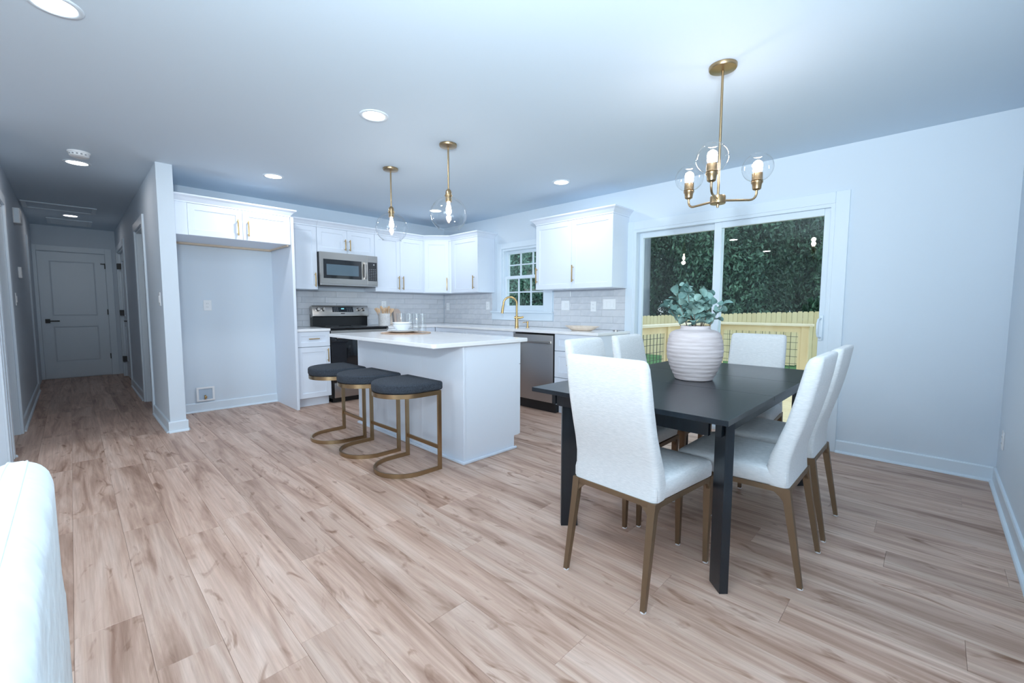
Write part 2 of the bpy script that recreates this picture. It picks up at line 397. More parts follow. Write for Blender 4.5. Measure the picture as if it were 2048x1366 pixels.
# door casings
def casing(name, plane, at, o0, o1, top, depth_dir, label, cw=.088, jamb=.12, base=0):
    """flat casing round an opening o0..o1 on plane 'x' or 'y' at coordinate at; depth_dir: sign into the room"""
    m = MB(); q0, q1 = (at, at+.018*depth_dir) if depth_dir > 0 else (at+.018*depth_dir, at)
    def b(u0, u1, z0, z1, e0=q0, e1=q1):
        m.box(e0, e1, u0, u1, z0, z1, .003) if plane == 'x' else m.box(u0, u1, e0, e1, z0, z1, .003)
    if o0 is not None:
        b(o0-cw, o0, base, top+cw)
    b(o1, o1+cw, base, top+cw); b((o0 if o0 is not None else o1-1), o1, top, top+cw)
    j0, j1 = (at-jamb*depth_dir, at) if depth_dir > 0 else (at, at+jamb)
    if o0 is not None: b(o0, o0+.02, base, top, j0, j1)
    b(o1-.02, o1, base, top, j0, j1); b((o0 if o0 is not None else o1-1)+.02, o1-.02, top-.02, top, j0, j1)
    return struct(name, m, 'trim', label, 'door trim')
casing('trim_1', 'x', HR, 6.10, 6.86, 2.05, -1, 'white casing round the open doorway nearest the kitchen in the hall')
casing('trim_2', 'x', HR, 8.46, 9.70, 2.05, -1, 'white casing round the closet door far right in the hall', jamb=.06)
casing('trim_3', 'x', HL, 5.04, 5.90, 2.05, 1, 'white casing round the open doorway on the left of the hall')
casing('trim_4', 'y', HE, -.335, .45, 2.045, -1, 'white casing round the two-panel door at the hall end', jamb=.05)
m = MB(); m.box(HL, HL+.018, 8.82, 8.91, 0, 2.13, .003); struct('trim_5', m, 'trim', 'white casing on the left wall beside the hall end door', 'door trim')
m = MB(); m.box(HL, HL+.018, 4.80, 4.875, 0, 2.13, .003); m.box(HL, HL+.012, 4.74, 4.80, 0, 2.13, .002)
struct('trim_6', m, 'trim', 'white corner casing at the left edge of the photo', 'door trim')

def panel_door(m, w, h, t, panels, ydir=1):
    """slab with recessed panels; local x 0..w, front at y=0, back at y=t"""
    m.box(0, w, .012, t, 0, h)
    xs0, xs1 = .0, w
    zs = [0]+[z for p in panels for z in (p[0], p[1])]+[h]
    # rails
    for i in range(0, len(zs), 2): m.box(0, w, 0, .012, zs[i], zs[i+1])
    for p in panels:
        m.box(0, p[2], 0, .012, p[0], p[1]); m.box(w-p[2], w, 0, .012, p[0], p[1])
        m.box(p[2]+.016, w-p[2]-.016, .006, .012, p[0]+.016, p[1]-.016, .003)
    return m
# hall end door
d2 = thing('door_2', 'white two-panel door with black lever at the end of the hall', 'door', (-.33, HE-.012, .012)); d2['kind'] = 'structure'
m = panel_door(MB(), .775, 2.02, .035, [(.26, .83, .125), (1.0, 1.88, .125)]).tf(Matrix.Translation((-.33, HE-.012, .012))); P('door_leaf', m, 'trim', d2)
m = MB(); m.box(-.29, -.235, HE-.022, HE-.012, .90, .965, .003); m.box(-.275, -.25, HE-.05, HE-.02, .922, .943); m.box(-.275, -.13, HE-.056, HE-.042, .922, .942, .003)
P('lever_handle', m, 'blackm', d2, label='black lever handle')
for z in (.28, 1.03, 1.80):
    m = MB(); m.box(.437, .450, HE-.026, HE-.012, z, z+.09, .002); P('hinge', m, 'blackm', d2)
m = MB(); m.box(.39, .45, HE-.03, HE-.014, 1.87, 1.885); P('door_stop', m, 'blackm', d2)
# closet door in the right hall wall
d3 = thing('door_3', 'white closet door with black hinges on the right side of the hall', 'door', (HR+.03, 9.68, .01)); d3['kind'] = 'structure'
m = panel_door(MB(), 1.19, 2.015, .035, [(.26, .83, .125), (1.0, 1.88, .125)]).tf(Matrix.Translation((HR+.03, 9.675, .01)) @ Matrix.Rotation(rad(-90), 4, 'Z')); P('door_leaf', m, 'trim', d3)
for z in (.25, 1.02, 1.78):
    m = MB(); m.box(HR-.022, HR+.03, 9.60, 9.70, z, z+.09, .002); P('hinge', m, 'blackm', d3)
m = MB(); m.box(HR-.03, HR+.028, 8.55, 8.575, .94, .96); m.box(HR-.04, HR-.026, 8.55, 8.66, .94, .96, .002); P('lever_handle', m, 'blackm', d3)

# ------------------------------------------------------------------ kitchen window
wn = thing('window_1', 'white double-hung sink window with six panes in each sash', 'window', (XB, 4.0, 1.0)); wn['kind'] = 'structure'
y0, y1, z0, z1 = WIN
m = MB(); m.box(XB-.018, XB, y1, y1+.088, 1.115, 2.06, .003); m.box(XB-.018, XB, y0-.138, y0, 1.115, 2.06, .003); m.box(XB-.018, XB, y0, y1, z1, 2.06, .003); P('casing', m, 'trim', wn)
m = MB(); m.box(XB-.05, XB+.05, y0-.155, y1+.20, 1.095, 1.117, .004); P('stool', m, 'trim', wn)
m = MB(); m.box(XB-.02, XB, y0-.145, y1+.195, .995, 1.095, .003); P('apron', m, 'trim', wn)
m = MB()
for a in ((y0, y0+.022, z0, z1), (y1-.022, y1, z0, z1), (y0+.022, y1-.022, z0, z0+.02), (y0+.022, y1-.022, z1-.03, z1)): m.box(XB+.005, XB+.125, *a)
P('frame', m, 'trim', wn)
def sash(x, za, zb, st, name):
    m = MB(); ya, yb = y0+.022, y1-.022
    m.box(x, x+.03, ya, ya+st, za, zb); m.box(x, x+.03, yb-st, yb, za, zb); m.box(x, x+.03, ya+st, yb-st, za, za+.042); m.box(x, x+.03, ya+st, yb-st, zb-.042, zb)
    s_ = P(name, m, 'trim', wn)
    gy0, gy1, gz0, gz1 = ya+st, yb-st, za+.042, zb-.042
    for i in (1, 2):
        m = MB(); yy = gy0+(gy1-gy0)*i/3; m.box(x+.006, x+.024, yy-.008, yy+.008, gz0, gz1); P('muntin', m, 'trim', s_)
    for i in range(3):
        m = MB(); zz = (gz0+gz1)/2; m.box(x+.0065, x+.0235, gy0+(gy1-gy0)*i/3+.008, gy0+(gy1-gy0)*(i+1)/3-.008, zz-.008, zz+.008); P('muntin', m, 'trim', s_)
        for j in range(2):
            m = MB(); ya_, yb_ = gy0+(gy1-gy0)*i/3, gy0+(gy1-gy0)*(i+1)/3; za_, zb_ = gz0+(gz1-gz0)*j/2, gz0+(gz1-gz0)*(j+1)/2
            m.faces([(x+.015, ya_, za_), (x+.015, yb_, za_), (x+.015, yb_, zb_), (x+.015, ya_, zb_)], [(0, 1, 2, 3)]); P('pane', m, 'glass', s_)
sash(XB+.075, 1.565, z1-.03, .035, 'upper_sash'); sash(XB+.035, z0+.02, 1.607, .035, 'lower_sash')

# ------------------------------------------------------------------ sliding glass door
sd = thing('door_1', 'white sliding glass patio door looking onto the deck', 'door', (XB, 1.49, 0)); sd['kind'] = 'structure'
y0, y1, _, z1 = SLD
m = MB(); m.box(XB-.018, XB, y0-.092, y0, 0, z1+.09, .003); m.box(XB-.018, XB, y1, y1+.088, 0, z1+.09, .003); m.box(XB-.018, XB, y0, y1, z1, z1+.09, .003); P('casing', m, 'trim', sd)
m = MB(); m.box(XB-.012, XB+.125, y0, y0+.028, 0, z1); m.box(XB-.012, XB+.125, y1-.028, y1, 0, z1); m.box(XB-.012, XB+.125, y0+.028, y1-.028, z1-.028, z1); m.box(XB-.012, XB+.125, y0+.028, y1-.028, 0, .03); P('frame', m, 'trim', sd)
def slider(x, ya, yb, sl, sr, name):
    m = MB(); za, zb = .03, z1-.028
    m.box(x, x+.038, ya, ya+sl, za, zb, .003); m.box(x, x+.038, yb-sr, yb, za, zb, .003); m.box(x, x+.038, ya+sl, yb-sr, za, za+.085, .003); m.box(x, x+.038, ya+sl, yb-sr, zb-.055, zb, .003)
    p = P(name, m, 'trim', sd)
    m = MB(); m.faces([(x+.019, ya+sl, za+.085), (x+.019, yb-sr, za+.085), (x+.019, yb-sr, zb-.055), (x+.019, ya+sl, zb-.055)], [(0, 1, 2, 3)]); P('pane', m, 'glass', p)
    return p
slider(XB+.070, 1.482, y1-.028, .06, .036, 'fixed_panel')
sp = slider(XB+.018, y0+.028, 1.545, .045, .064, 'sliding_panel')
m = MB(); hy = .668
m.box(XB+.004, XB+.018, hy-.014, hy+.014, .90, 1.11, .004)
m.tube([(XB+.012, hy, .925), (XB-.03, hy+.012, .935), (XB-.045, hy+.016, .97), (XB-.045, hy+.016, 1.04), (XB-.03, hy+.012, 1.075), (XB+.012, hy, 1.085)], .008, 8)
P('pull_handle', m, 'trim', sp, 40)

# ------------------------------------------------------------------ cabinets
def shaker(w, h, t=.02, fr=.057, rec=.008):
    """shaker front: local x 0..w, z 0..h, face at y=0, back at y=t"""
    m = MB(); c = .0015; fr = min(fr, h*.3)
    def ring(i, y): return [(i, y, i), (w-i, y, i), (w-i, y, h-i), (i, y, h-i)]
    m.loft([ring(0, t), ring(0, c), ring(c, 0), ring(fr, 0), ring(fr+.002, rec), ], cap=True)
    return m
def pull(L=.16, vertical=True, c=(0, 0)):
    m = MB(); d = .03; s_ = .0055
    if vertical:
        m.box(c[0]-s_, c[0]+s_, -d-s_, -d+s_, c[1]-L/2, c[1]+L/2, .002)
        for z in (-L*.38, L*.38): m.box(c[0]-s_*.8, c[0]+s_*.8, -d, 0, c[1]+z-s_*.8, c[1]+z+s_*.8)
    else:
        m.box(c[0]-L/2, c[0]+L/2, -d-s_, -d+s_, c[1]-s_, c[1]+s_, .002)
        for z in (-L*.38, L*.38): m.box(c[0]+z-s_*.8, c[0]+z+s_*.8, -d, 0, c[1]-s_*.8, c[1]+s_*.8)
    return m
def cabinet(name, label, loc, ang, w, depth, z0, z1, fronts, toe=False, crown=None, under=None, extra=None):
    """front-left corner of the door face at loc, built in local axes, then turned by ang (degrees)"""
    root = thing(name, label, 'cabinet')
    m = MB(); zb = z0 if not toe else z0+.105
    m.box(.001, w-.001, .022, depth, zb, z1, .0015)
    if toe: m.box(.001, w-.001, .085, depth, z0, zb)
    P('body', m, 'cab', root)
    m = MB(); m.box(.004, w-.004, .0195, .0215, zb+.003, z1-.003); P('reveal', m, 'gap', root)
    for f in fronts:
        kind, xa, xb, za, zb_, hd = f
        g = .0016
        if kind == 'filler':
            m = MB(); m.box(xa, xb, .002, .02, za, zb_); P('filler', m, 'cab', root); continue
        mm = shaker(xb-xa-2*g, zb_-za-2*g).tf(Matrix.Translation((xa+g, 0, za+g)))
        d = P('door' if kind == 'door' else 'drawer', mm, 'cab', root)
        if hd:
            hx, hz, L, v = hd
            P('handle', pull(L, v, (hx, hz)), 'brass', d, 40, label='brushed brass bar pull')
    if crown:
        el, er = crown; cm = MB()
        def ring(e, z, yb=depth): return [(0-(e if el else 0), -e, z), (w+(e if er else 0), -e, z), (w+(e if er else 0), yb, z), (0-(e if el else 0), yb, z)]
        zt = z1
        cm.loft([ring(.004, zt), ring(.004, zt+.012), ring(.012, zt+.022), ring(.030, zt+.044), ring(.048, zt+.056), ring(.052, zt+.060), ring(.052, zt+.072)])
        P('crown_moulding', cm, 'cab', root)
    if under: under(root)
    root.location = loc; root.rotation_euler = (0, 0, rad(ang))
    return root
UZ0, UZ1 = 1.382, 2.146
yu, xu = YA-.325, XB-.325
# refrigerator alcove
def cleat(root):
    m = MB(); m.box(.01, 1.0, .60, .665, 1.826, 1.845); m.box(.985, 1.003, .03, .60, 1.830, 1.845); P('cleat', m, 'ply', root, label='raw wood cleat strip under the cabinet')
fc = cabinet('refrigerator_cabinet', 'wide two-door cabinet bridging the empty refrigerator alcove', (.714, 5.10, 0), 0, 1.019, .678, 1.845, UZ1,
  [('filler', 0, .104, 1.845, UZ1, None), ('door', .104, .561, 1.845, UZ1, (.515, 1.965, .16, True)), ('door', .561, 1.017, 1.845, UZ1, (.607, 1.965, .16, True))], crown=(False, True), under=cleat)
m = MB(); m.box(1.735, 1.763, 5.09, YA, 0, UZ1, .001); o = P('tall_end_panel', m, 'cab', loc=(1.749, 5.4, 0)); tag(o, 'tall white panel standing between the refrigerator alcove and the range side', 'panel')
# uppers, back wall
cabinet('upper_cabinet', 'narrow single-door wall cabinet left of the microwave', (1.764, yu, 0), 0, .386, .324, UZ0, UZ1, [('door', 0, .386, UZ0, UZ1, (.352, 1.50, .17, True))], crown=(False, False))
cabinet('upper_cabinet', 'short two-door wall cabinet directly above the microwave', (2.152, yu, 0), 0, .762, .324, 1.846, UZ1,
  [('door', 0, .381, 1.846, UZ1, (.350, 1.955, .14, True)), ('door', .381, .762, 1.846, UZ1, (.412, 1.955, .14, True))], crown=(False, False))
cabinet('upper_cabinet', 'tall two-door wall cabinet right of the microwave', (2.916, yu, 0), 0, .772, .324, UZ0, UZ1,
  [('door', 0, .386, UZ0, UZ1, (.352, 1.51, .19, True)), ('door', .386, .772, UZ0, UZ1, (.420, 1.51, .19, True))], crown=(False, False))
# diagonal corner wall cabinet
cx0, cy0, cx1, cy1 = 3.690, yu, xu, 5.165
dl = math.hypot(cx1-cx0, cy1-cy0); da = math.atan2(cy1-cy0, cx1-cx0)
cr = thing('corner_cabinet', 'diagonal wall cabinet set across the kitchen corner', 'cabinet', (cx0, cy0, UZ0))
m = MB(); m.prism([(cx0+.002, cy0+.012), (cx1+.012, cy1+.002), (XB-.001, cy1+.002), (XB-.001, YA-.001), (cx0+.002, YA-.001)], UZ0, UZ1); P('body', m, 'cab', cr)
T = Matrix.Translation((cx0, cy0, 0)) @ Matrix.Rotation(da, 4, 'Z')
m = shaker(dl-.05, UZ1-UZ0-.004).tf(T @ Matrix.Translation((.018, -.008, UZ0+.002))); d = P('door', m, 'cab', cr)
m = pull(.19, True, (dl-.06, 1.51)).tf(T @ Matrix.Translation((0, -.008, 0))); P('handle', m, 'brass', d, 40, label='brushed brass bar pull')
m = MB()
def ringd(e, z): return [tuple(T @ Vector(p)) for p in ((-.02, -e, z), (dl+.02, -e, z), (dl-.1, .2, z), (.1, .2, z))]
m.loft([ringd(.004, UZ1), ringd(.004, UZ1+.012), ringd(.030, UZ1+.044), ringd(.052, UZ1+.060), ringd(.052, UZ1+.072)]); P('crown_moulding', m, 'cab', cr)
# uppers, right wall
cabinet('upper_cabinet', 'single-door wall cabinet between the kitchen corner and the window', (xu, 5.163, 0), -90, .595, .324, UZ0, UZ1, [('filler', 0, .03, UZ0, UZ1, None), ('door', .03, .595, UZ0, UZ1, (.520, 1.52, .19, True))], crown=(False, True))
cabinet('upper_cabinet', 'wide two-door wall cabinet right of the window', (xu, 3.497, 0), -90, 1.062, .324, UZ0, UZ1,
  [('door', 0, .531, UZ0, UZ1, (.026, 1.55, .19, True)), ('door', .531, 1.062, UZ0, UZ1, (.560, 1.55, .19, True))], crown=(True, True))
# base cabinets
BF = YA-.635; XF = XB-.635
cabinet('base_cabinet', 'narrow base cabinet with one drawer and door left of the range', (1.764, BF, 0), 0, .386, .634, 0, CB,
  [('drawer', 0, .386, .705, CB, (.193, .80, .12, False)), ('door', 0, .386, .108, .702, (.352, .60, .16, True))], toe=True)
cabinet('base_cabinet', 'base cabinet with a drawer right of the range, mostly behind the island', (2.916, BF, 0), 0, .752, .634, 0, CB,
  [('filler', .70, .752, .108, CB, None), ('drawer', 0, .70, .705, CB, (.35, .80, .16, False)), ('door', 0, .35, .108, .702, (.31, .60, .16, True)), ('door', .35, .70, .108, .702, (.39, .60, .16, True))], toe=True)
cabinet('base_cabinet', 'blind corner base cabinet under the kitchen corner', (XF, 5.144, 0), -90, .664, .634, 0, CB,
  [('filler', 0, .05, .108, CB, None), ('drawer', .05, .664, .705, CB, (.35, .80, .16, False)), ('door', .05, .664, .108, .702, (.62, .60, .16, True))], toe=True)
cabinet('base_cabinet', 'sink base cabinet beneath the window beside the dishwasher', (XF, 4.478, 0), -90, .905, .634, 0, CB,
  [('drawer', 0, .905, .745, CB, None), ('door', 0, .4525, .108, .742, (.41, .62, .16, True)), ('door', .4525, .905, .108, .742, (.495, .62, .16, True))], toe=True)
cabinet('base_cabinet', 'three-drawer base cabinet between the dishwasher and dining chairs', (XF, 2.945, 0), -90, .545, .634, 0, CB,
  [('drawer', 0, .545, .70, CB, (.27, .79, .16, False)), ('drawer', 0, .545, .41, .697, (.27, .56, .16, False)), ('drawer', 0, .545, .108, .407, (.27, .26, .16, False))], toe=True)
# worktops
m = MB(); m.box(1.765, 2.150, BF-.02, YA-.012, CB+.001, CT, .003); tag(P('worktop', m, 'quartz', loc=(1.95, 5.4, CB)), 'short piece of white worktop left of the range', 'worktop')
m = MB(); m.prism([(2.916, BF-.02), (XF-.02, BF-.02), (XF-.02, 2.382), (XB-.012, 2.382), (XB-.012, YA-.012), (2.916, YA-.012)], CB+.001, CT, .003); tag(P('worktop', m, 'quartz', loc=(3.9, 4.5, CB)), 'long L-shaped white worktop along the sink wall', 'worktop')
# backsplash tiles
def splash(name, plane, u0, u1, z0, z1, label, holes=()):
    root = thing(name, label, 'backsplash', (3.0, YA, .92) if plane == 'y' else (XB, 4.0, .92))
    m = MB()
    spans = [(u0, u1, z0, z1)] if not holes else holes
    for a in spans:
        if plane == 'y': m.box(a[0], a[1], YA-.004, YA-.0005, a[2], a[3])
        else: m.box(XB-.004, XB-.0005, a[0], a[1], a[2], a[3])
    P('grout_bed', m, 'grout', root)
    tw, th, g = .30, .0765, .0022; cache = {}
    for (a0, a1, b0, b1) in spans:
        row = 0; z = z0
        while z < z1-.005:
            ua = u0-(tw/2 if row % 2 else 0)
            while ua < u1:
                xa, xb, za, zb = max(ua, a0)+g/2, min(ua+tw, a1)-g/2, max(z, b0)+g/2, min(z+th, b1)-g/2
                if xb-xa > .01 and zb-za > .01:
                    k = (round(xb-xa, 3), round(zb-za, 3))
                    if k not in cache:
                        mm = MB(); hw, hh = k[0]/2, k[1]/2
                        if plane == 'y': mm.loft([[(-hw, 0, -hh), (hw, 0, -hh), (hw, 0, hh), (-hw, 0, hh)], [(-hw, -.006, -hh), (hw, -.006, -hh), (hw, -.006, hh), (-hw, -.006, hh)], [(-hw+.002, -.0075, -hh+.002), (hw-.002, -.0075, -hh+.002), (hw-.002, -.0075, hh-.002), (-hw+.002, -.0075, hh-.002)]])
                        else: mm.loft([[(0, hw, -hh), (0, -hw, -hh), (0, -hw, hh), (0, hw, hh)], [(-.006, hw, -hh), (-.006, -hw, -hh), (-.006, -hw, hh), (-.006, hw, hh)], [(-.0075, hw-.002, -hh+.002), (-.0075, -hw+.002, -hh+.002), (-.0075, -hw+.002, hh-.002), (-.0075, hw-.002, hh-.002)]])
                        bmesh.ops.recalc_face_normals(mm.bm, faces=mm.bm.faces[:])
                        me = bpy.data.meshes.new('tile'); mm.bm.to_mesh(me); mm.bm.free(); me.materials.append(MT['tile']); cache[k] = me
                    t = bpy.data.objects.new('tile', cache[k]); COL.objects.link(t); t.parent = root
                    dx = R_.uniform(-.0008, .0008)
                    t.location = ((xa+xb)/2-3.0, -.002+dx, (za+zb)/2-.92) if plane == 'y' else (-.002+dx, (xa+xb)/2-4.0, (za+zb)/2-.92)
                ua += tw
            z += th; row += 1
splash('backsplash', 'y', 1.764, XB-.012, CT+.001, UZ0, 'pale grey tile backsplash behind the range')
splash('backsplash', 'x', 2.456, YA-.012, CT+.001, UZ0, 'pale grey tile backsplash behind the sink and wooden tray',
  holes=[(2.456, 3.469, CT+.001, UZ0), (3.469, 4.617, CT+.001, .994), (4.617, YA-.012, CT+.001, UZ0)])

# ------------------------------------------------------------------ range
rg = thing('range', 'stainless electric range with black glass cooktop and rear control panel', 'range', (2.532, 5.45, 0))
x0, x1 = 2.155, 2.909; fy = 5.135
m = MB(); m.box(x0, x1, fy+.03, YA-.05, .06, .90, .004); m.box(x0+.03, x1-.03, fy+.06, YA-.1, 0, .06); P('body', m, 'black', rg)
m = MB(); m.box(x0, x1, fy-.005, YA-.09, .90, .922, .006); P('cooktop', m, 'bglass', rg, 40)
for (cx, cy, r) in ((2.35, 5.30, .10), (2.72, 5.30, .085), (2.35, 5.55, .075), (2.72, 5.55, .10)):
    m = MB(); m.lathe([(r, .9221), (r+.003, .9224), (r+.004, .9221)], (cx, cy), 32); P('burner_ring', m, 'key', rg)
m = MB(); m.box(x0+.003, x1-.003, fy, fy+.035, .255, .885, .005); od = P('oven_door', m, 'bglass', rg, 40)
m = MB(); m.box(x0+.003, x1-.003, fy-.003, fy+.005, .83, .885, .003); P('door_trim', m, 'steel', od)
m = MB(); m.tube([(x0+.06, fy-.045, .80), (x1-.06, fy-.045, .80)], .012); m.box(x0+.07, x0+.09, fy-.045, fy, .792, .808); m.box(x1-.09, x1-.07, fy-.045, fy, .792, .808); P('handle', m, 'steel', od, 40)
m = MB(); m.box(x0+.03, x1-.003, fy, fy+.035, .065, .25, .005); P('storage_drawer', m, 'steel', rg, 40)
m = MB(); m.box(x0, x1, YA-.09, YA-.015, .90, 1.075, .004); P('backguard', m, 'black', rg)
# sloped steel control panel
T = Matrix.Translation((0, YA-.118, 1.045)) @ Matrix.Rotation(rad(-14), 4, 'X')
m = MB(); m.box(x0-.004, x1+.004, -.012, .07, 0, .145, .006); cp = P('control_panel', m.tf(T), 'steel', rg, 40)
m = MB(); m.box(x0+.255, x0+.54, -.0135, -.010, .055, .125, .001); P('display_glass', m.tf(T), 'bglass', cp)
m = MB(); m.box(x0+.375, x0+.383, -.0142, -.013, .093, .108); m.box(x0+.388, x0+.398, -.0142, -.013, .093, .108); m.box(x0+.402, x0+.412, -.0142, -.013, .093, .108); P('clock_digits', m.tf(T), 'disp', cp)
m = MB()
for i in range(3):
    for j in range(4): m.box(x0+.275+i*.022, x0+.288+i*.022, -.0142, -.013, .062+j*.015, .067+j*.015); m.box(x0+.45+i*.026, x0+.466+i*.026, -.0142, -.013, .062+j*.015, .066+j*.015)
P('key_print', m.tf(T), 'key', cp)
m = MB()
for i, (a, b) in enumerate(((0, .010), (.012, .020), (.022, .030), (.032, .040), (.042, .050))): m.box(x0+.365+a, x0+.365+b, -.0135, -.0115, .028, .040 if i % 2 else .044)
P('name_badge', m.tf(T), 'blackm', cp)
for kx in (.065, .135, .615, .685):
    kb = MB().lathe([(0, .034), (.016, .034), (.019, .030), (.021, .006), (.026, .004), (.026, 0), (0, 0)], n=20).tf(T @ Matrix.Translation((x0+kx, -.012, .088)) @ Matrix.Rotation(rad(90), 4, 'X'))
    k = P('knob', kb, 'steel', cp, 40)
    m = MB(); m.box(-.004, .004, -.048, -.03, -.019, .019, .001); P('grip', m.tf(T @ Matrix.Translation((x0+kx, -.008, .088))), 'steel', k)

# ------------------------------------------------------------------ microwave
mw = thing('microwave', 'stainless over-the-range microwave with black keypad', 'microwave', (2.532, 5.6, 1.44))
fy = 5.375; z0, z1 = 1.438, 1.842
m = MB(); m.box(x0, x1, fy+.03, YA-.01, z0, z1, .003); P('body', m, 'blackm', mw)
m = MB(); dx = x0+.605
for a in ((x0, dx, z0+.02, z0+.085), (x0, dx, z1-.085, z1), (x0, x0+.035, z0+.085, z1-.085), (dx-.075, dx, z0+.085, z1-.085)): m.box(a[0], a[1], fy, fy+.03, a[2], a[3])
md = P('door', m, 'steel', mw)
m = MB(); m.box(x0+.035, dx-.075, fy+.004, fy+.028, z0+.085, z1-.085); P('door_glass', m, 'bglass', md)
m = MB(); m.box(x0+.075, dx-.115, fy+.002, fy+.005, z0+.125, z1-.145, .001); P('viewing_screen', m, 'mglass', md)
m = MB(); hx = dx-.035
m.loft([[(hx-.013, fy-yy, z), (hx+.013, fy-yy, z), (hx+.013, fy-yy+.012, z), (hx-.013, fy-yy+.012, z)] for z, yy in ((z0+.095, .03), (z0+.13, .042), (z0+.2, .048), (z0+.27, .042), (z1-.10, .03))])
m.box(hx-.01, hx+.01, fy-.028, fy+.002, z0+.09, z0+.115); m.box(hx-.01, hx+.01, fy-.028, fy+.002, z1-.115, z1-.09); P('handle', m, 'steel', md, 50)
m = MB(); m.box(dx+.002, x1, fy, fy+.03, z0+.02, z1, .002); pnl = P('control_panel', m, 'steel', mw)
m = MB(); m.box(dx+.012, x1-.012, fy-.002, fy, z0+.075, z1-.085, .0005); P('keypad_glass', m, 'bglass', pnl)
m = MB()
for i in range(4):
    for j in range(7): m.box(dx+.026+i*.027, dx+.042+i*.027, fy-.003, fy-.002, z0+.09+j*.022, z0+.098+j*.022)
P('key_print', m, 'key', pnl)
m = MB(); m.box(x1-.062, x1-.046, fy-.0032, fy-.002, z1-.118, z1-.112); m.box(x1-.057, x1-.051, fy-.0032, fy-.002, z1-.124, z1-.106); P('lit_symbol', m, 'ceramic', pnl)
m = MB(); m.box(x0, x1, fy+.004, fy+.03, z0, z0+.02, .002); P('bottom_vent', m, 'dsteel', mw)

# ------------------------------------------------------------------ dishwasher
dw = thing('dishwasher', 'stainless dishwasher with bar handle beneath the worktop', 'dishwasher', (XF, 3.25, 0))
m = MB(); m.box(XF+.03, XB-.05, 2.952, 3.566, .12, .872); P('tub_body', m, 'blackm', dw)
m = MB(); m.box(XF-.012, XF+.03, 2.958, 3.562, .115, .862, .004); P('door', m, 'dsteel', dw, 40)
m = MB(); m.box(XF-.055, XF-.035, 2.985, 3.535, .775, .80, .004); m.box(XF-.05, XF-.01, 2.985, 3.005, .772, .803, .002); m.box(XF-.05, XF-.01, 3.515, 3.535, .772, .803, .002); P('handle', m, 'steel', dw, 40)
m = MB(); m.box(XF+.03, XF+.10, 2.95, 3.566, 0, .115); P('toe_kick', m, 'black', dw)

# ------------------------------------------------------------------ island
isl = thing('island_cabinet', 'white kitchen island cabinet with plain panelled sides', 'cabinet', (2.3, 3.27, 0))
ix0, ix1, iy0, iy1 = 1.992, 2.602, 2.448, 4.098
m = MB(); m.box(ix0+.012, ix1-.02, iy0+.012, iy1-.012, .105, CB-.001); m.box(ix0+.012, ix1-.085, iy0+.012, iy1-.012, 0, .105); P('body', m, 'cab', isl)
for i in range(3):
    m = MB(); L = (iy1-iy0)/3; m.box(ix0, ix0+.012, iy0+i*L+.0006, iy0+(i+1)*L-.0006, 0, CB-.001, .0008); P('back_panel', m, 'cab', isl)
for yy in (iy0, iy1-.012):
    m = MB(); m.prism([(ix0+.012, 0), (ix1-.075, 0), (ix1-.075, .105), (ix1-.02, .105), (ix1-.02, CB-.001), (ix0+.012, CB-.001)], 0, .012, tf=Matrix.Translation((0, yy+.012, 0)) @ Matrix.Rotation(rad(90), 4, 'X')); P('end_panel', m, 'cab', isl)
m = MB(); m.box(ix0-.006, ix0+.014, iy0-.006, iy0+.014, 0, CB-.001, .002); P('corner_trim', m, 'cab', isl)
m = MB(); m.box(ix0-.006, ix0+.014, iy1-.014, iy1+.006, 0, CB-.001, .002); P('corner_trim', m, 'cab', isl)
m = MB()
for q in ([(ix0-.022, iy0-.022), (ix1-.06, iy0-.022), (ix1-.06, iy0), (ix0, iy0), (ix0, iy1), (ix1-.06, iy1), (ix1-.06, iy1+.022), (ix0-.022, iy1+.022)],): m.prism(q, 0, .018, .004)
P('shoe_moulding', m, 'cab', isl)
nd = 4; L = (iy1-iy0)/nd
for i in range(nd):
    ya = iy0+i*L; T = Matrix.Translation((ix1, ya+.0016, .108)) @ Matrix.Rotation(rad(90), 4, 'Z')
    dd = P('door', shaker(L-.0032, .59).tf(T), 'cab', isl); P('handle', pull(.16, True, (.04 if i % 2 else L-.04, .49)).tf(T), 'brass', dd, 40)
    T = Matrix.Translation((ix1, ya+.0016, .702)) @ Matrix.Rotation(rad(90), 4, 'Z')
    dd = P('drawer', shaker(L-.0032, .178).tf(T), 'cab', isl); P('handle', pull(.16, False, (L/2, .09)).tf(T), 'brass', dd, 40)
def rrect(x0, x1, y0, y1, r, n=6):
    pts = []
    for cx, cy, a in ((x1-r, y1-r, 0), (x0+r, y1-r, 90), (x0+r, y0+r, 180), (x1-r, y0+r, 270)):
        pts += [(cx+r*math.cos(rad(a+90*i/n)), cy+r*math.sin(rad(a+90*i/n))) for i in range(n+1)]
    return pts
m = MB(); m.prism(rrect(1.702, 2.662, 2.408, 4.125, .03), CB+.0005, CT, .003); tag(P('island_worktop', m, 'quartz', loc=(2.18, 3.27, CB)), 'thick white quartz slab on the island, overhanging the bar stools', 'worktop')

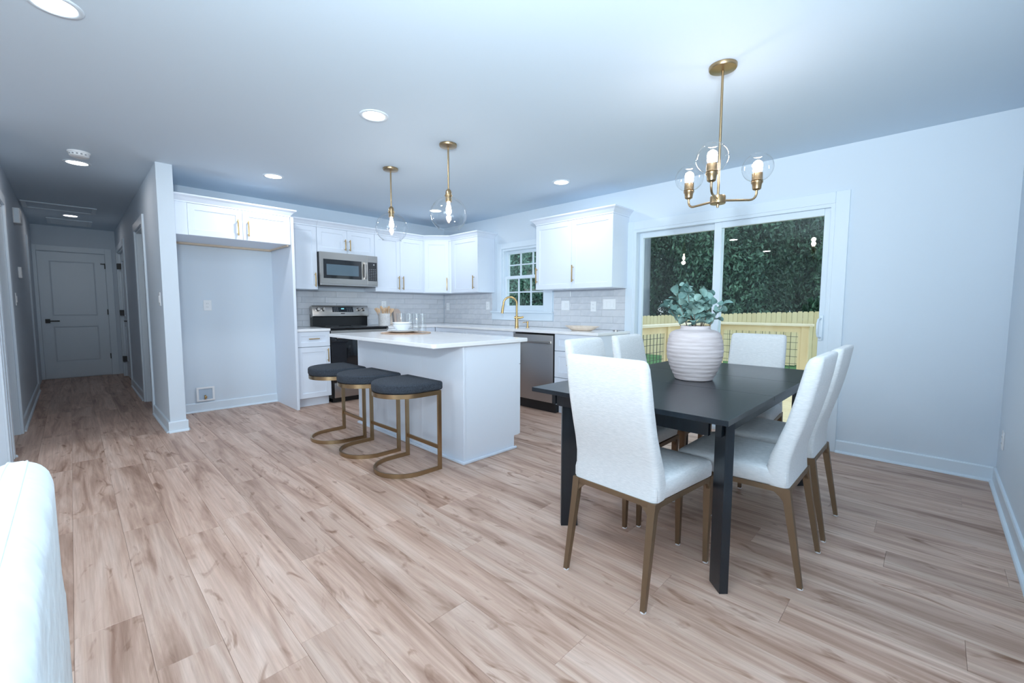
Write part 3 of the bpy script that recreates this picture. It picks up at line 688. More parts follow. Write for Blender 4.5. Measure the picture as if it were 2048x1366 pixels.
# ------------------------------------------------------------------ bar stools
def make_stool():
    r = thing('bar_stool', '', 'stool'); W = .212; s_ = .165
    path = [(.0, -W)]+[(-s_-W*math.sin(rad(a)), -W*math.cos(rad(a))) for a in range(0, 181, 10)]+[(.0, W)]
    m = MB(); m.ribbon(path, .006, 0, .030); P('base_ring', m, 'abrass', r, 35)
    m = MB(); m.ribbon(path, .006, .548, .578); P('seat_ring', m, 'abrass', r, 35)
    for y in (-W, W):
        m = MB(); m.box(-.022, .008, y-.007, y+.007, .0005, .577, .001); P('leg', m, 'abrass', r)
    m = MB(); m.box(-.012, .000, -W+.007, W-.007, .148, .176, .001); P('footrest', m, 'abrass', r)
    m = MB(); m.box(-.022, .000, -W+.007, W-.007, .560, .577); P('seat_bar', m, 'abrass', r)
    def ring(e, z):
        w = W+.006-e; p = [(.012-e, -w), (-s_, -w)]+[(-s_-w*math.sin(rad(a)), -w*math.cos(rad(a))) for a in range(10, 180, 10)]+[(-s_, w), (.012-e, w)]
        return [(a, b, z) for a, b in p]
    m = MB(); m.loft([ring(.008, .579), ring(.0, .585), ring(-.004, .595), ring(-.004, .629), ring(-.001, .638), ring(.006, .643), ring(.015, .645), ring(.06, .648), ring(.13, .650)]); P('cushion', m, 'char', r, 50)
    return r
st = make_stool(); st.location = (1.812, 2.705, 0); st['label'] = 'charcoal bar stool nearest the camera, at the front corner of the island'; st['group'] = 'bar stools at the island'
dup(st, (1.806, 3.26, 0), rad(1.5), 'charcoal bar stool in the middle of the three', 'bar stools at the island')
dup(st, (1.786, 3.787, 0), rad(-.5), 'charcoal bar stool farthest back, nearest the range', 'bar stools at the island')

# ------------------------------------------------------------------ dining table
tb = thing('dining_table', 'black wooden dining table with slab legs turned diagonally', 'table', (2.555, 1.0, 0))
tx0, tx1, ty0, ty1 = 1.668, 3.45, .520, 1.487
for a, b in ((tx0, 2.30), (2.3015, 2.82), (2.8215, tx1)):
    m = MB(); m.box(a, b, ty0, ty1, .728, .750, .0015); P('tabletop', m, 'tablem', tb)
m = MB()
m.box(tx0+.10, tx1-.10, ty0+.055, ty0+.077, .655, .728); m.box(tx0+.10, tx1-.10, ty1-.077, ty1-.055, .655, .728)
m.box(tx0+.085, tx0+.107, ty0+.10, ty1-.10, .655, .728); m.box(tx1-.107, tx1-.085, ty0+.10, ty1-.10, .655, .728); P('apron', m, 'tablem', tb)
for cx, cy, a in ((tx0+.122, ty0+.046, 45), (tx0+.122, ty1-.105, -45), (tx1-.122, ty0+.046, 135), (tx1-.122, ty1-.105, 225)):
    m = MB(); m.box(0, .088, -.036, 0, 0, .728, .0015) if a in (45,) else m.box(0, .088, -.018, .018, 0, .728, .0015)
    P('leg', m.tf(Matrix.Translation((cx, cy+(0 if a != 45 else 0), 0)) @ Matrix.Rotation(rad(a), 4, 'Z')), 'tablem', tb)

# ------------------------------------------------------------------ dining chairs
def rr(w, t, y, z, r, n=5, tilt=0):
    """rounded-rectangle ring centred on x=0, from y-t/2 to y+t/2"""
    r = min(r, w/2-.001, t/2-.001); pts = []
    for cx, cy, a in ((w/2-r, t/2-r, 0), (-w/2+r, t/2-r, 90), (-w/2+r, -t/2+r, 180), (w/2-r, -t/2+r, 270)):
        for i in range(n+1): pts.append((cx+r*math.cos(rad(a+90*i/n)), y+cy+r*math.sin(rad(a+90*i/n)), z+tilt*(cy+r*math.sin(rad(a+90*i/n)))))
    return pts
def make_chair():
    r = thing('dining_chair', '', 'chair')
    # back: rear-face profile (z, y), facing +y
    prof = [(.412, .066, .40, .085), (.43, .068, .405, .09), (.47, .070, .402, .088), (.53, .066, .395, .08), (.60, .049, .388, .072), (.68, .026, .384, .068), (.78, .002, .382, .066), (.87, -.015, .380, .064), (.935, -.025, .376, .060), (.958, -.028, .370, .052), (.968, -.026, .355, .036), (.971, -.022, .32, .016)]
    m = MB(); m.loft([rr(w, t, y+t/2, z, .026) for z, y, w, t in prof]); P('backrest', m, 'fabric', r, 50)
    # seat cushion
    def sr(e, z, yf): 
        a, b = .198-e, .228-e; y0 = .075+e*.2; y1 = yf-e
        pts = [(-a, y0), (a, y0)]
        k = .03
        for i in range(5): t = rad(90*i/4); pts.append((b-k+k*math.cos(t), y1-k+k*math.sin(t)))
        for i in range(5): t = rad(90+90*i/4); pts.append((-b+k+k*math.cos(t), y1-k+k*math.sin(t)))
        return [(p[0], p[1], z) for p in pts]
    m = MB(); m.loft([sr(.006, .412, .525), sr(0, .418, .53), sr(0, .455, .535), sr(.004, .474, .535), sr(.014, .484, .533), sr(.05, .490, .53), sr(.12, .493, .52)]); P('seat', m, 'fabric', r, 50)
    # frame rails
    m = MB(); q = [(-.190, .070), (.190, .070), (.218, .525), (-.218, .525)]
    for i in range(4):
        a, b = q[i], q[(i+1) % 4]; m.ribbon([a, b], .009, .390, .412)
    P('frame', m, 'bronze', r)
    # legs with curved gussets
    for sx in (-1, 1):
        for (xt, yt, xf, yf, sy) in ((.188, .072, .190, .008, 1), (.216, .522, .212, .515, -1)):
            m = MB(); s0, s1 = .016, .0095
            def sq(x, y, s_, z): return [(sx*(x-s_), y-s_, z), (sx*(x+s_), y-s_, z), (sx*(x+s_), y+s_, z), (sx*(x-s_), y+s_, z)]
            m.loft([sq(xt-.004, yt+sy*.004, s0, .412), sq(xt-.004+(xf-xt)*.2, yt+sy*.004+(yf-yt)*.22, .0145, .32), sq(xf, yf, s1, .006)])
            for (ux, uy) in ((-sx, 0), (0, sy)):   # gusset toward the neighbouring rails
                poly = [(0, 0)]+[(.075-.075*math.sin(rad(a)), -.085+.085*math.cos(rad(a))) for a in range(0, 91, 15)][::1]
                pts0 = []; pts1 = []
                nx, ny = (0, .007) if ux else (.007, 0)
                for (u, dz) in [(0, 0), (.08, 0)]+[(.08-.072*math.sin(rad(a)), -.09*(1-math.cos(rad(a)))-.004) for a in range(0, 91, 15)]+[(0, -.094)]:
                    k = -dz/.404
                    bx, by = sx*(xt+(xf-xt)*k)+ux*u, yt+(yf-yt)*k+uy*u
                    pts0.append((bx-nx, by-ny, .40+dz)); pts1.append((bx+nx, by+ny, .40+dz))
                m.loft([pts0, pts1])
            l = P('leg', m, 'bronze', r)
            g = MB(); g.lathe([(0, .0005), (.011, .0005), (.012, .003), (.011, .007), (0, .007)], (sx*xf, yf), 12); P('glide', g, 'glide', l)
    return r
ch = make_chair(); CG = 'chairs around the dining table'
ch.location = (1.472, .925, 0); ch.rotation_euler = (0, 0, rad(-90-2.5)); ch['group'] = CG
ch['label'] = 'white upholstered dining chair with its back to the camera, at the near table end'
dup(ch, (2.248, .33, 0), 0, 'white upholstered dining chair nearest the camera on the right side of the table', CG)
dup(ch, (2.765, .33, 0), 0, 'white upholstered dining chair on the right side, nearest the sliding door', CG)
dup(ch, (2.275, 1.585, 0), rad(180), 'white dining chair on the kitchen side, in front of the dishwasher', CG)
dup(ch, (2.81, 1.585, 0), rad(180), 'white dining chair on the kitchen side, in front of the worktop end', CG)
dup(ch, (3.66, .955, 0), rad(90), 'white dining chair at the far table end, back to the sliding door', CG)

# ------------------------------------------------------------------ vase and eucalyptus
VX, VY = 2.535, .992
prof = [(0, .001), (.10, .001), (.106, .006)]
N = 44
for i in range(N+1):
    t = i/N; z = .008+.262*t
    base = .106+.050*math.sin(min(1, t/.62)*math.pi/2) if t < .62 else .156-.018*((t-.62)/.38)**2
    rid = .0014*math.sin(t*2*math.pi*12+.8*math.sin(t*17))
    prof.append((base+rid, z))
prof += [(.128, .278), (.108, .287), (.088, .291), (.081, .297), (.082, .308), (.079, .312), (.074, .308), (.073, .29), (.10, .27), (.13, .22), (.12, .08), (0, .03)]
m = MB(); m.lathe([(r*.985, z+.75) for r, z in prof], (VX, VY), 48); tag(P('vase', m, 'vase', loc=(VX, VY, .75), smooth=60), 'round ribbed rose-beige stoneware vase on the dining table', 'vase')
rl = random.Random(21); leafc = {}
def leaf_mesh(v):
    if v in leafc: return leafc[v]
    b = MB(); n = 12; L = (.056, .064, .048)[v]; W = (.050, .052, .045)[v]; rings = []
    c = b.bm.verts.new((0, L*.5, .004)); vs = []
    for i in range(n):
        a = 2*math.pi*i/n; y = L*.5-L*.5*math.cos(a); x = W*.5*math.sin(a)
        vs.append(b.bm.verts.new((x, y, .012*(x/(W*.5))**2+.008*math.sin(y/L*3)-.004)))
    for i in range(n): b.bm.faces.new((c, vs[i], vs[(i+1) % n]))
    bmesh.ops.recalc_face_normals(b.bm, faces=b.bm.faces[:])
    for f in b.bm.faces: f.smooth = True
    me = bpy.data.meshes.new('leaf'); b.bm.to_mesh(me); b.bm.free(); me.materials.append(MT['euc']); leafc[v] = me
    return me
stems = [(-.72, .50, .70, 'lowest stem reaching left toward the chairs'), (-.52, .78, .15, 'stem arching up and left'), (-.28, .95, -.3, 'tallest stem, upright left of centre'), (0, .78, .5, 'short upright stem at the centre'), (.30, .74, -.4, 'stem leaning a little right of centre'), (.55, .85, .2, 'tall stem leaning right over the door stile'), (.80, .50, -.5, 'long stem reaching right toward the door'), (.25, .42, .9, 'short stem drooping at the back'), (-.2, .52, -.9, 'short stem drooping toward the camera'), (-.4, .62, .45, 'bushy stem behind the left side'), (.42, .60, -.55, 'bushy stem in front of the right side'), (-.05, .60, -.5, 'upright stem in front of the centre')]
rv = Vector((math.cos(YAW), -math.sin(YAW), 0)); fv = Vector((math.sin(YAW), math.cos(YAW), 0))
for (sx, hh, dp, lab) in stems:
    rt = thing('eucalyptus_stem', 'eucalyptus '+lab+' in the vase', 'plant', (VX, VY, 1.0), 'eucalyptus stems in the vase')
    p0 = Vector((VX, VY, 1.0))+rv*sx*.05+fv*dp*.04
    p2 = Vector((VX, VY, 1.06))+rv*(sx*.175-.018)+fv*dp*.10+Vector((0, 0, hh*.245))
    p1 = (p0+p2)/2+Vector((0, 0, .045))+rv*sx*.03
    pts = [p0*(1-t)**2+p1*2*t*(1-t)+p2*t*t for t in [i/8 for i in range(9)]]
    m = MB(); m.tube(pts, [.0035-.0026*i/8 for i in range(9)], 6); P('twig', m, 'twig', rt, 60)
    for k in range(11):
        t = .30+.70*k/10; q = p0*(1-t)**2+p1*2*t*(1-t)+p2*t*t
        lf = bpy.data.objects.new('leaf', leaf_mesh(rl.randrange(3))); COL.objects.link(lf); lf.parent = rt
        az = rl.uniform(0, 2*math.pi) if k < 10 else math.atan2(rv.y*sx, rv.x*sx)
        lf.location = q-Vector((VX, VY, 1.0)); lf.rotation_euler = (rl.uniform(-.3, 1.3), rl.uniform(-.9, .9), az)
        s_ = rl.uniform(.8, 1.15); lf.scale = (s_, s_, s_)

# ------------------------------------------------------------------ lighting fixtures
def canopy(r, x, y, z=H):
    m = MB(); m.lathe([(0, z-.026), (.012, z-.026), (.055, z-.020), (.066, z-.018), (.069, z-.012), (.069, z-.0005), (0, z-.0005)], (x, y), 32); P('canopy', m, 'abrass', r, 40)
def point(name, loc, power, color, r, parent):
    l = bpy.data.lights.new(name, 'POINT'); l.energy = power; l.color = color; l.shadow_soft_size = r
    o = bpy.data.objects.new(name, l); COL.objects.link(o); o.parent = parent; o.location = Vector(loc)-rootloc(parent)
def pendant(x, y, label):
    r = thing('pendant_light', label, 'pendant light', (x, y, H), 'globe pendants over the island')
    canopy(r, x, y)
    m = MB(); m.tube([(x, y, H-.02), (x, y, 2.085)], .0065, 12); P('rod', m, 'abrass', r, 40)
    m = MB(); m.lathe([(0, 2.098), (.012, 2.098), (.020, 2.088), (.024, 2.075), (.024, 2.054), (.030, 2.052), (.030, 2.044), (.025, 2.042), (.025, 2.0), (0, 2.0)], (x, y), 24); P('socket', m, 'abrass', r, 40)
    m = MB(); c, a, b = 1.903, .1445, .135
    pr = [(a*math.cos(rad(t)), c+b*math.sin(rad(t))) for t in range(82, -58, -6)]
    pr.append((.088, 1.784)); m.lathe([(.024, 2.041)]+pr, (x, y), 48); P('globe', m, 'globe', r, 80)
    m = MB(); m.lathe([(.010, 2.0), (.012, 1.985), (.019, 1.955), (.022, 1.93), (.018, 1.908), (.008, 1.899), (0, 1.898)], (x, y), 20); P('bulb', m, 'bulb', r, 80)
    point('pendant_lamp', (x, y, 1.865), 1.6, (1, .88, .80), .03, r)
pendant(2.137, 3.669, 'clear globe pendant over the back of the island, nearer the microwave')
pendant(2.147, 2.812, 'clear globe pendant over the front of the island, nearer the camera')
CX, CY = 2.487, .877
cl = thing('chandelier', 'three-arm antique brass chandelier with clear globes above the dining table', 'chandelier', (CX, CY, H))
canopy(cl, CX, CY)
m = MB(); m.tube([(CX, CY, H-.02), (CX, CY, 1.765)], .0065, 12); P('rod', m, 'abrass', cl, 40)
m = MB(); m.lathe([(0, 1.708), (.006, 1.709), (.008, 1.725), (.036, 1.727), (.039, 1.73), (.039, 1.766), (.036, 1.770), (0, 1.770)], (CX, CY), 28); P('hub', m, 'abrass', cl, 40)
for az in (70, -50, 190):
    c_, s_ = math.cos(rad(az)), math.sin(rad(az)); ex, ey = CX+.2*c_, CY+.2*s_
    pts = [(CX+c_*.03, CY+s_*.03, 1.746), (CX+c_*.165, CY+s_*.165, 1.746)]+[(CX+c_*(.165+.035*math.sin(rad(a))), CY+s_*(.165+.035*math.sin(rad(a))), 1.781-.035*math.cos(rad(a))) for a in (20, 40, 60, 80, 90)]+[(ex, ey, 1.81)]
    m = MB(); m.tube(pts, .006, 10); arm = P('arm', m, 'abrass', cl, 40)
    m = MB(); m.lathe([(0, 1.797), (.014, 1.798), (.021, 1.803), (.024, 1.828), (.029, 1.836), (.029, 1.841), (.026, 1.844), (.029, 1.848), (.026, 1.852), (.026, 1.886), (0, 1.886)], (ex, ey), 24); P('socket', m, 'abrass', arm, 40)
    m = MB(); m.lathe([(.030, 1.846)]+[(.077*math.cos(rad(t)), 1.915+.074*math.sin(rad(t))) for t in range(-66, 62, 6)]+[(.040, 1.983)], (ex, ey), 40); P('globe', m, 'globe', arm, 80)
    m = MB(); m.lathe([(.010, 1.882), (.013, 1.893), (.022, 1.912), (.025, 1.925), (.021, 1.942), (.010, 1.951), (0, 1.953)], (ex, ey), 20); P('bulb', m, 'bulb', arm, 80)
    point('chandelier_lamp', (ex, ey, 1.972), 1.3, (1, .88, .84), .025, cl)
RL = [(.02, 2.75, 'recessed light at the top left edge of the photo', 7), (1.49, 2.757, 'recessed light above the bar stools', 7), (1.46, 4.709, 'recessed light in front of the refrigerator alcove', 7), (3.571, 2.80, 'recessed light in front of the wide wall cabinet', 4), (3.45, 4.80, 'recessed light in the kitchen corner behind the pendants', 4.5), (.11, 5.544, 'recessed light at the hall entrance below the smoke detector', 1.6), (.07, 8.80, 'recessed light deep in the hall between the two ceiling panels', .8),
      (.02, .75, 'recessed light overhead, out of frame above the sofa', 7), (-2.2, 2.75, 'recessed living room light out of frame', 7), (-2.2, .4, 'recessed living room light behind the sofa', 7), (-2.2, -2.2, 'recessed living room light behind the camera', 7), (.02, -2.2, 'recessed light out of frame behind the camera', 7)]
for x, y, lab, pw in RL:
    r = thing('recessed_light', lab, 'ceiling light', (x, y, H), 'recessed ceiling lights')
    m = MB(); m.lathe([(.070, H-.002), (.074, H-.006), (.090, H-.005), (.094, H-.0015), (.094, H+.001), (.070, H+.001)], (x, y), 40, close=True); P('trim_ring', m, 'trim', r, 50)
    m = MB(); m.lathe([(0, H-.0035), (.071, H-.003)], (x, y), 40); P('lens', m, 'led', r)
    l = bpy.data.lights.new('led_lamp', 'AREA'); l.shape = 'DISK'; l.size = .13; l.energy = pw; l.color = (.90, .95, 1) if pw > 3 else (1, .86, .78)
    o = bpy.data.objects.new('led_lamp', l); COL.objects.link(o); o.parent = r; o.location = (0, 0, -.012)
# smoke detector, attic hatch, return grille
sm = thing('smoke_detector', 'round white smoke detector on the ceiling at the hall entrance', 'detector', (.118, 5.16, H))
m = MB(); m.lathe([(0, H-.042), (.05, H-.042), (.060, H-.036), (.064, H-.024), (.064, H-.014), (.070, H-.012), (.072, H-.0005), (0, H-.0005)], (.118, 5.16), 32); P('cover', m, 'plate', sm, 40)
m = MB()
for a in range(-150, -30, 24):
    m.box(.118+.0635*math.cos(rad(a))-.006, .118+.0635*math.cos(rad(a))+.006, 5.16+.0635*math.sin(rad(a))-.003, 5.16+.0635*math.sin(rad(a))+.003, H-.030, H-.021)
P('vent_slot', m, 'plated', sm)
def ceil_frame(name, label, cat, x0, x1, y0, y1, slats):
    r = thing(name, label, cat, ((x0+x1)/2, (y0+y1)/2, H)); f = .045
    m = MB()
    for a in ((x0, x1, y0, y0+f), (x0, x1, y1-f, y1), (x0, x0+f, y0+f, y1-f), (x1-f, x1, y0+f, y1-f)): m.box(*a, H-.014, H-.0005, .003)
    P('frame', m, 'trim', r)
    if slats:
        n = int((y1-y0-2*f)/.025)
        for i in range(n):
            y = y0+f+(i+.5)*(y1-y0-2*f)/n; m = MB(); m.box(x0+f, x1-f, y-.008, y+.008, H-.010, H-.006); P('slat', m, 'trim', r)
    else:
        m = MB(); m.box(x0+f, x1-f, y0+f, y1-f, H-.006, H-.0005); P('panel', m, 'ceil', r)
ceil_frame('attic_hatch', 'framed attic hatch panel in the hall ceiling', 'hatch', -.36, .31, 7.92, 8.41, False)
ceil_frame('return_air_grille', 'white return air grille in the hall ceiling near the end door', 'vent', -.18, .30, 9.17, 9.75, True)

# ------------------------------------------------------------------ wall plates and boxes
def plate(name, label, plane, at, u, z, w, h, slots, sgn=-1, cat='outlet', rocker=False):
    """plane 'y': wall at y=at facing sgn; plane 'x' likewise"""
    loc = (u, at, z) if plane == 'y' else (at, u, z)
    r = thing(name, label, cat, loc)
    def bx(u0, u1, d0, d1, z0, z1, bev=0):
        m = MB(); a, b = sorted((at+sgn*d0, at+sgn*d1))
        m.box(u0, u1, a, b, z0, z1, bev) if plane == 'y' else m.box(a, b, u0, u1, z0, z1, bev); return m
    P('plate', bx(u-w/2, u+w/2, .0005, .007, z-h/2, z+h/2, .002), 'plate', r)
    n = slots
    for i in range(n):
        uc = u+(i-(n-1)/2)*.046
        if rocker: P('rocker', bx(uc-.016, uc+.016, .0072, .012, z-.032, z+.032, .002), 'plate', r)
        else:
            for dz in (-.02, .02):
                fa = P('receptacle', bx(uc-.015, uc+.015, .0072, .0095, z+dz-.014, z+dz+.014, .002), 'plate', r)
                m = bx(uc-.007, uc-.005, .0096, .0101, z+dz-.004, z+dz+.006); P('slot', m, 'plated', fa); m = bx(uc+.005, uc+.007, .0096, .0101, z+dz-.004, z+dz+.006); P('slot', m, 'plated', fa)
    return r
BS = .0095
plate('outlet', 'white outlet high on the back wall of the refrigerator alcove', 'y', YA, 1.066, 1.182, .075, .115, 1)
plate('outlet', 'white outlet on the far right dining wall', 'x', XB, .2, -9, .07, .115, 1) if False else None
plate('outlet', 'white outlet low on the far right dining wall', 'y', YC, 4.04, .345, .07, .115, 1, sgn=1)
plate('outlet', 'white outlet on the backsplash above the utensil crock', 'y', YA-BS, 3.21, 1.20, .075, .115, 1)
plate('switch_plate', 'double white plate on the backsplash just right of the window', 'x', XB-BS, 3.28, 1.195, .12, .118, 2, cat='switch', rocker=True)
plate('outlet', 'single white outlet on the backsplash between the two switch plates', 'x', XB-BS, 2.869, 1.182, .075, .118, 1)
plate('switch_plate', 'three-gang white switch plate on the backsplash near the sliding door', 'x', XB-BS, 2.655, 1.208, .165, .118, 3, cat='switch', rocker=True)
plate('outlet', 'white outlet on the backsplash just left of the window', 'x', XB-BS, 4.70, 1.195, .075, .118, 1)
plate('outlet', 'white outlet on the backsplash in the kitchen corner', 'x', XB-BS, 5.66, 1.183, .075, .118, 1)
plate('switch_plate', 'white light switch on the hall side of the partition wall', 'x', HR, 5.16, 1.235, .075, .125, 1, cat='switch', rocker=True)
plate('switch_plate', 'white light switch on the left hall wall below the thermostat', 'x', HL, 6.5, 1.235, .075, .125, 1, sgn=1, cat='switch', rocker=True)
th = thing('thermostat', 'small white thermostat on the left hall wall', 'thermostat', (HL, 7.15, 1.53)); m = MB(); m.box(HL, HL+.028, 7.09, 7.21, 1.47, 1.59, .006); P('case', m, 'plate', th); m = MB(); m.box(HL+.028, HL+.030, 7.11, 7.19, 1.53, 1.575); P('screen', m, 'mglass', th)
dc = thing('door_chime', 'white door chime box high on the left hall wall', 'chime', (HL, 7.1, 2.13)); m = MB(); m.box(HL, HL+.055, 7.0, 7.2, 2.045, 2.205, .006); P('cover', m, 'plate', dc); m = MB(); m.box(HL+.01, HL+.045, 6.998, 7.0, 2.05, 2.2); P('grille', m, 'trim', dc)
# refrigerator water box
wb = thing('water_supply_box', 'recessed white refrigerator water box low in the alcove with brass valve', 'valve box', (1.005, YA, .19))
m = MB()
for a in ((.920, 1.090, .118, .136), (.920, 1.090, .256, .276), (.920, .942, .136, .256), (1.068, 1.090, .136, .256)): m.box(a[0], a[1], YA-.022, YA-.0145, a[2], a[3], .002)
P('bezel', m, 'plate', wb)
m = MB(); m.box(.942, 1.068, YA-.0152, YA-.0147, .136, .256); P('back_plate', m, mat('valve_box_blue_grey', (.45, .55, .66), .5), wb)
m = MB(); m.tube([(1.0, YA-.022, .138), (1.0, YA-.022, .185)], .008); m.tube([(1.0, YA-.022, .165), (1.0, YA-.045, .165)], .006); m.box(.99, 1.012, YA-.052, YA-.044, .155, .176, .002); P('valve', m, 'brass', wb, 40)

# ------------------------------------------------------------------ sink fittings and counter items
FX, FY = 3.955, 3.79
fa = thing('faucet', 'brass gooseneck pull-down faucet in front of the window', 'faucet', (FX, FY, CT))
m = MB(); m.lathe([(0, CT), (.028, CT), (.028, CT+.008), (.022, CT+.014), (.020, CT+.14), (.016, CT+.15), (0, CT+.15)], (FX, FY), 24); P('base', m, 'brass', fa, 40)
dv = Vector((-.78, .62, 0)); p = lambda u, z: tuple(Vector((FX, FY, CT+z))+dv*u)
pts = [p(0, .13), p(0, .30)]+[p(.085-.085*math.cos(rad(a)), .30+.085*math.sin(rad(a))) for a in range(15, 166, 15)]+[p(.170, .285), p(.176, .265)]
m = MB(); m.tube(pts, .0125, 14); P('spout', m, 'brass', fa, 40)
m = MB(); m.tube([p(.174, .275), p(.180, .235), p(.187, .18)], [.0135, .016, .017], 14); P('spray_head', m, 'brass', fa, 40)
m = MB(); hv = Vector((.62, -.78, 0)); q = lambda u, z: tuple(Vector((FX, FY, CT+z))+hv*u)
m.tube([q(-.03, .125), q(.045, .125)], .017, 14); m.tube([q(.045, .125), q(.085, .135)], .013, 12); P('lever', m, 'brass', fa, 40)
sdp = thing('soap_dispenser', 'small brass soap dispenser beside the faucet', 'dispenser', (4.05, 3.69, CT))
m = MB(); m.lathe([(0, CT), (.022, CT), (.022, CT+.006), (.012, CT+.010), (.011, CT+.055), (.014, CT+.058), (.014, CT+.078), (0, CT+.08)], (4.05, 3.69), 20); P('pump_body', m, 'brass', sdp, 40)
m = MB(); m.tube([(4.05, 3.69, CT+.068), (4.01, 3.725, CT+.068), (4.003, 3.731, CT+.060)], .005, 8); P('spout', m, 'brass', sdp, 40)
m = MB(); m.lathe([(0, CT+.0005), (.03, CT+.0005), (.03, CT+.012), (.022, CT+.014), (0, CT+.014)], (4.12, 2.46), 24); tag(P('drain_stopper', m, 'dsteel', loc=(4.12, 2.46, CT), smooth=40), 'small dark round drain stopper at the worktop end', 'stopper')
# wooden dough bowl
tr = MB(); ty, tx = 2.79, 3.95
def el(a, b, z, sh=0): return [(tx+b*math.cos(t), ty+a*math.sin(t)*(1+.06*abs(math.sin(t))), z) for t in [2*math.pi*i/40 for i in range(40)]]
tr.loft([el(.115, .062, CT+.001), el(.135, .075, CT+.010), el(.17, .092, CT+.030), el(.205, .105, CT+.048), el(.21, .106, CT+.052), el(.198, .098, CT+.050), el(.155, .078, CT+.030), el(.11, .055, CT+.014)])
tag(P('dough_bowl', tr, 'pale', loc=(tx, ty, CT), smooth=50), 'shallow carved wooden dough bowl on the worktop right of the sink', 'bowl')
# crock with utensils
KX, KY = 3.02, 5.42
m = MB(); m.lathe([(0, CT+.001), (.072, CT+.001), (.078, CT+.008), (.080, CT+.16), (.078, CT+.168), (.072, CT+.168), (.070, CT+.02), (0, CT+.012)], (KX, KY), 32); tag(P('utensil_crock', m, 'crock', loc=(KX, KY, CT), smooth=40), 'pale speckled crock of wooden utensils beside the range', 'crock')
for i in range(11):
    a = i/10*2-1; dpt = R_.uniform(-.5, .5)
    tip = Vector((KX, KY, CT+.25+R_.uniform(-.015, .02)))+rv*a*.125+fv*dpt*.06; bot = Vector((KX, KY, CT+.03))+rv*a*.035+fv*dpt*.03
    r = thing('wooden_utensil', 'wooden utensil fanned in the speckled crock, '+('leftmost', 'second from left', 'third from left', 'fourth from left', 'fifth from left', 'in the middle', 'fifth from right', 'fourth from right', 'third from right', 'second from right', 'rightmost')[i], 'utensil', tuple(bot), 'wooden utensils in the crock')
    d_ = (tip-bot); m = MB(); m.tube([bot, bot+d_*.72], .005, 8); P('handle', m, 'wood', r, 40)
    m = MB(); sd_ = rv; n_ = d_.normalized()
    rings = []
    for t, wd, tk in ((.70, .006, .005), (.78, .012, .004), (.90, .018, .004), (.97, .016, .004), (1.0, .007, .003)):
        c_ = bot+d_*t; rings.append([tuple(c_+sd_*wd*math.cos(q_)+fv*tk*math.sin(q_)) for q_ in [2*math.pi*k/10 for k in range(10)]])
    m.loft(rings); P('head', m, 'wood', r, 50)
def board(x, label, w, h, lean, m_, hole):
    mm = MB(); poly = [(-w/2, 0), (w/2, 0), (w/2, h-w*.5)]+[(w/2*math.cos(rad(a)), h-w*.5+w*.5*math.sin(rad(a))) for a in range(15, 180, 15)]+[(-w/2, h-w*.5)]
    mm.prism(poly, 0, .016, .003, tf=Matrix.Translation((x, YA-.075, CT+.002)) @ Matrix.Rotation(rad(90-lean), 4, 'X'))
    tag(P('cutting_board', mm, m_, loc=(x, YA-.07, CT)), label, 'cutting board')
board(3.245, 'pale round-topped cutting board leaning behind the drinking glasses', .13, .26, 12, 'pale', True)
board(3.40, 'tan wooden cutting board leaning right of the pale one', .12, .235, 12, 'pale2', True)
# place setting on the island
MX, MY = 2.275, 3.67
m = MB(); m.lathe([(0, CT+.001), (.235, CT+.001), (.24, CT+.004), (.237, CT+.008)]+[(.23-.0225*i+(.004 if k else 0), CT+.008+(.0018 if k else 0)) for i in range(10) for k in (0, 1)]+[(0, CT+.008)], (MX, MY), 40); tag(P('round_placemat', m, 'jute', loc=(MX, MY, CT), smooth=40), 'round woven placemat near the back of the island', 'placemat')
PX, PY = MX-.03, MY+.02; z = CT+.0105
def plate_prof(z, r): return [(0, z), (r*.6, z), (r*.68, z+.004), (r, z+.017), (r*.99, z+.020), (r*.68, z+.008), (r*.6, z+.005), (0, z+.005)]
for i, (r_, lab) in enumerate(((.145, 'larger white dinner plate at the bottom of the stack'), (.135, 'white plate directly under the stacked bowls'))):
    m = MB(); m.lathe(plate_prof(z+i*.009, r_), (PX, PY), 40); tag(P('dinner_plate', m, 'ceramic', loc=(PX, PY, z+i*.009), smooth=40), lab, 'plate', 'stacked plates on the island')
z += .016
for i, lab in enumerate(('white bowl at the bottom of the stacked bowls', 'white bowl on top of the stacked bowls')):
    zz = z+i*.020
    m = MB(); m.lathe([(0, zz), (.045, zz), (.048, zz+.004), (.070, zz+.024), (.092, zz+.058), (.090, zz+.060), (.066, zz+.028), (.042, zz+.008), (0, zz+.007)], (PX, PY), 40); tag(P('bowl', m, 'ceramic', loc=(PX, PY, zz), smooth=40), lab, 'bowl', 'stacked bowls on the island')
for (gx, gy, lab) in ((2.335, 3.487, 'clear tumbler rightmost on the placemat edge'), (2.385, 3.66, 'clear tumbler second from the right on the placemat'), (2.37, 3.765, 'clear tumbler third from the right behind the bowls'), (2.32, 3.84, 'clear tumbler leftmost, behind the bowls')):
    m = MB(); z = CT+.0105; m.lathe([(0, z), (.036, z), (.038, z+.004), (.041, z+.18), (.0385, z+.18), (.035, z+.018), (0, z+.016)], (gx, gy), 28); tag(P('tumbler', m, 'globe', loc=(gx, gy, z), smooth=40), lab, 'glass', 'tumblers on the island')

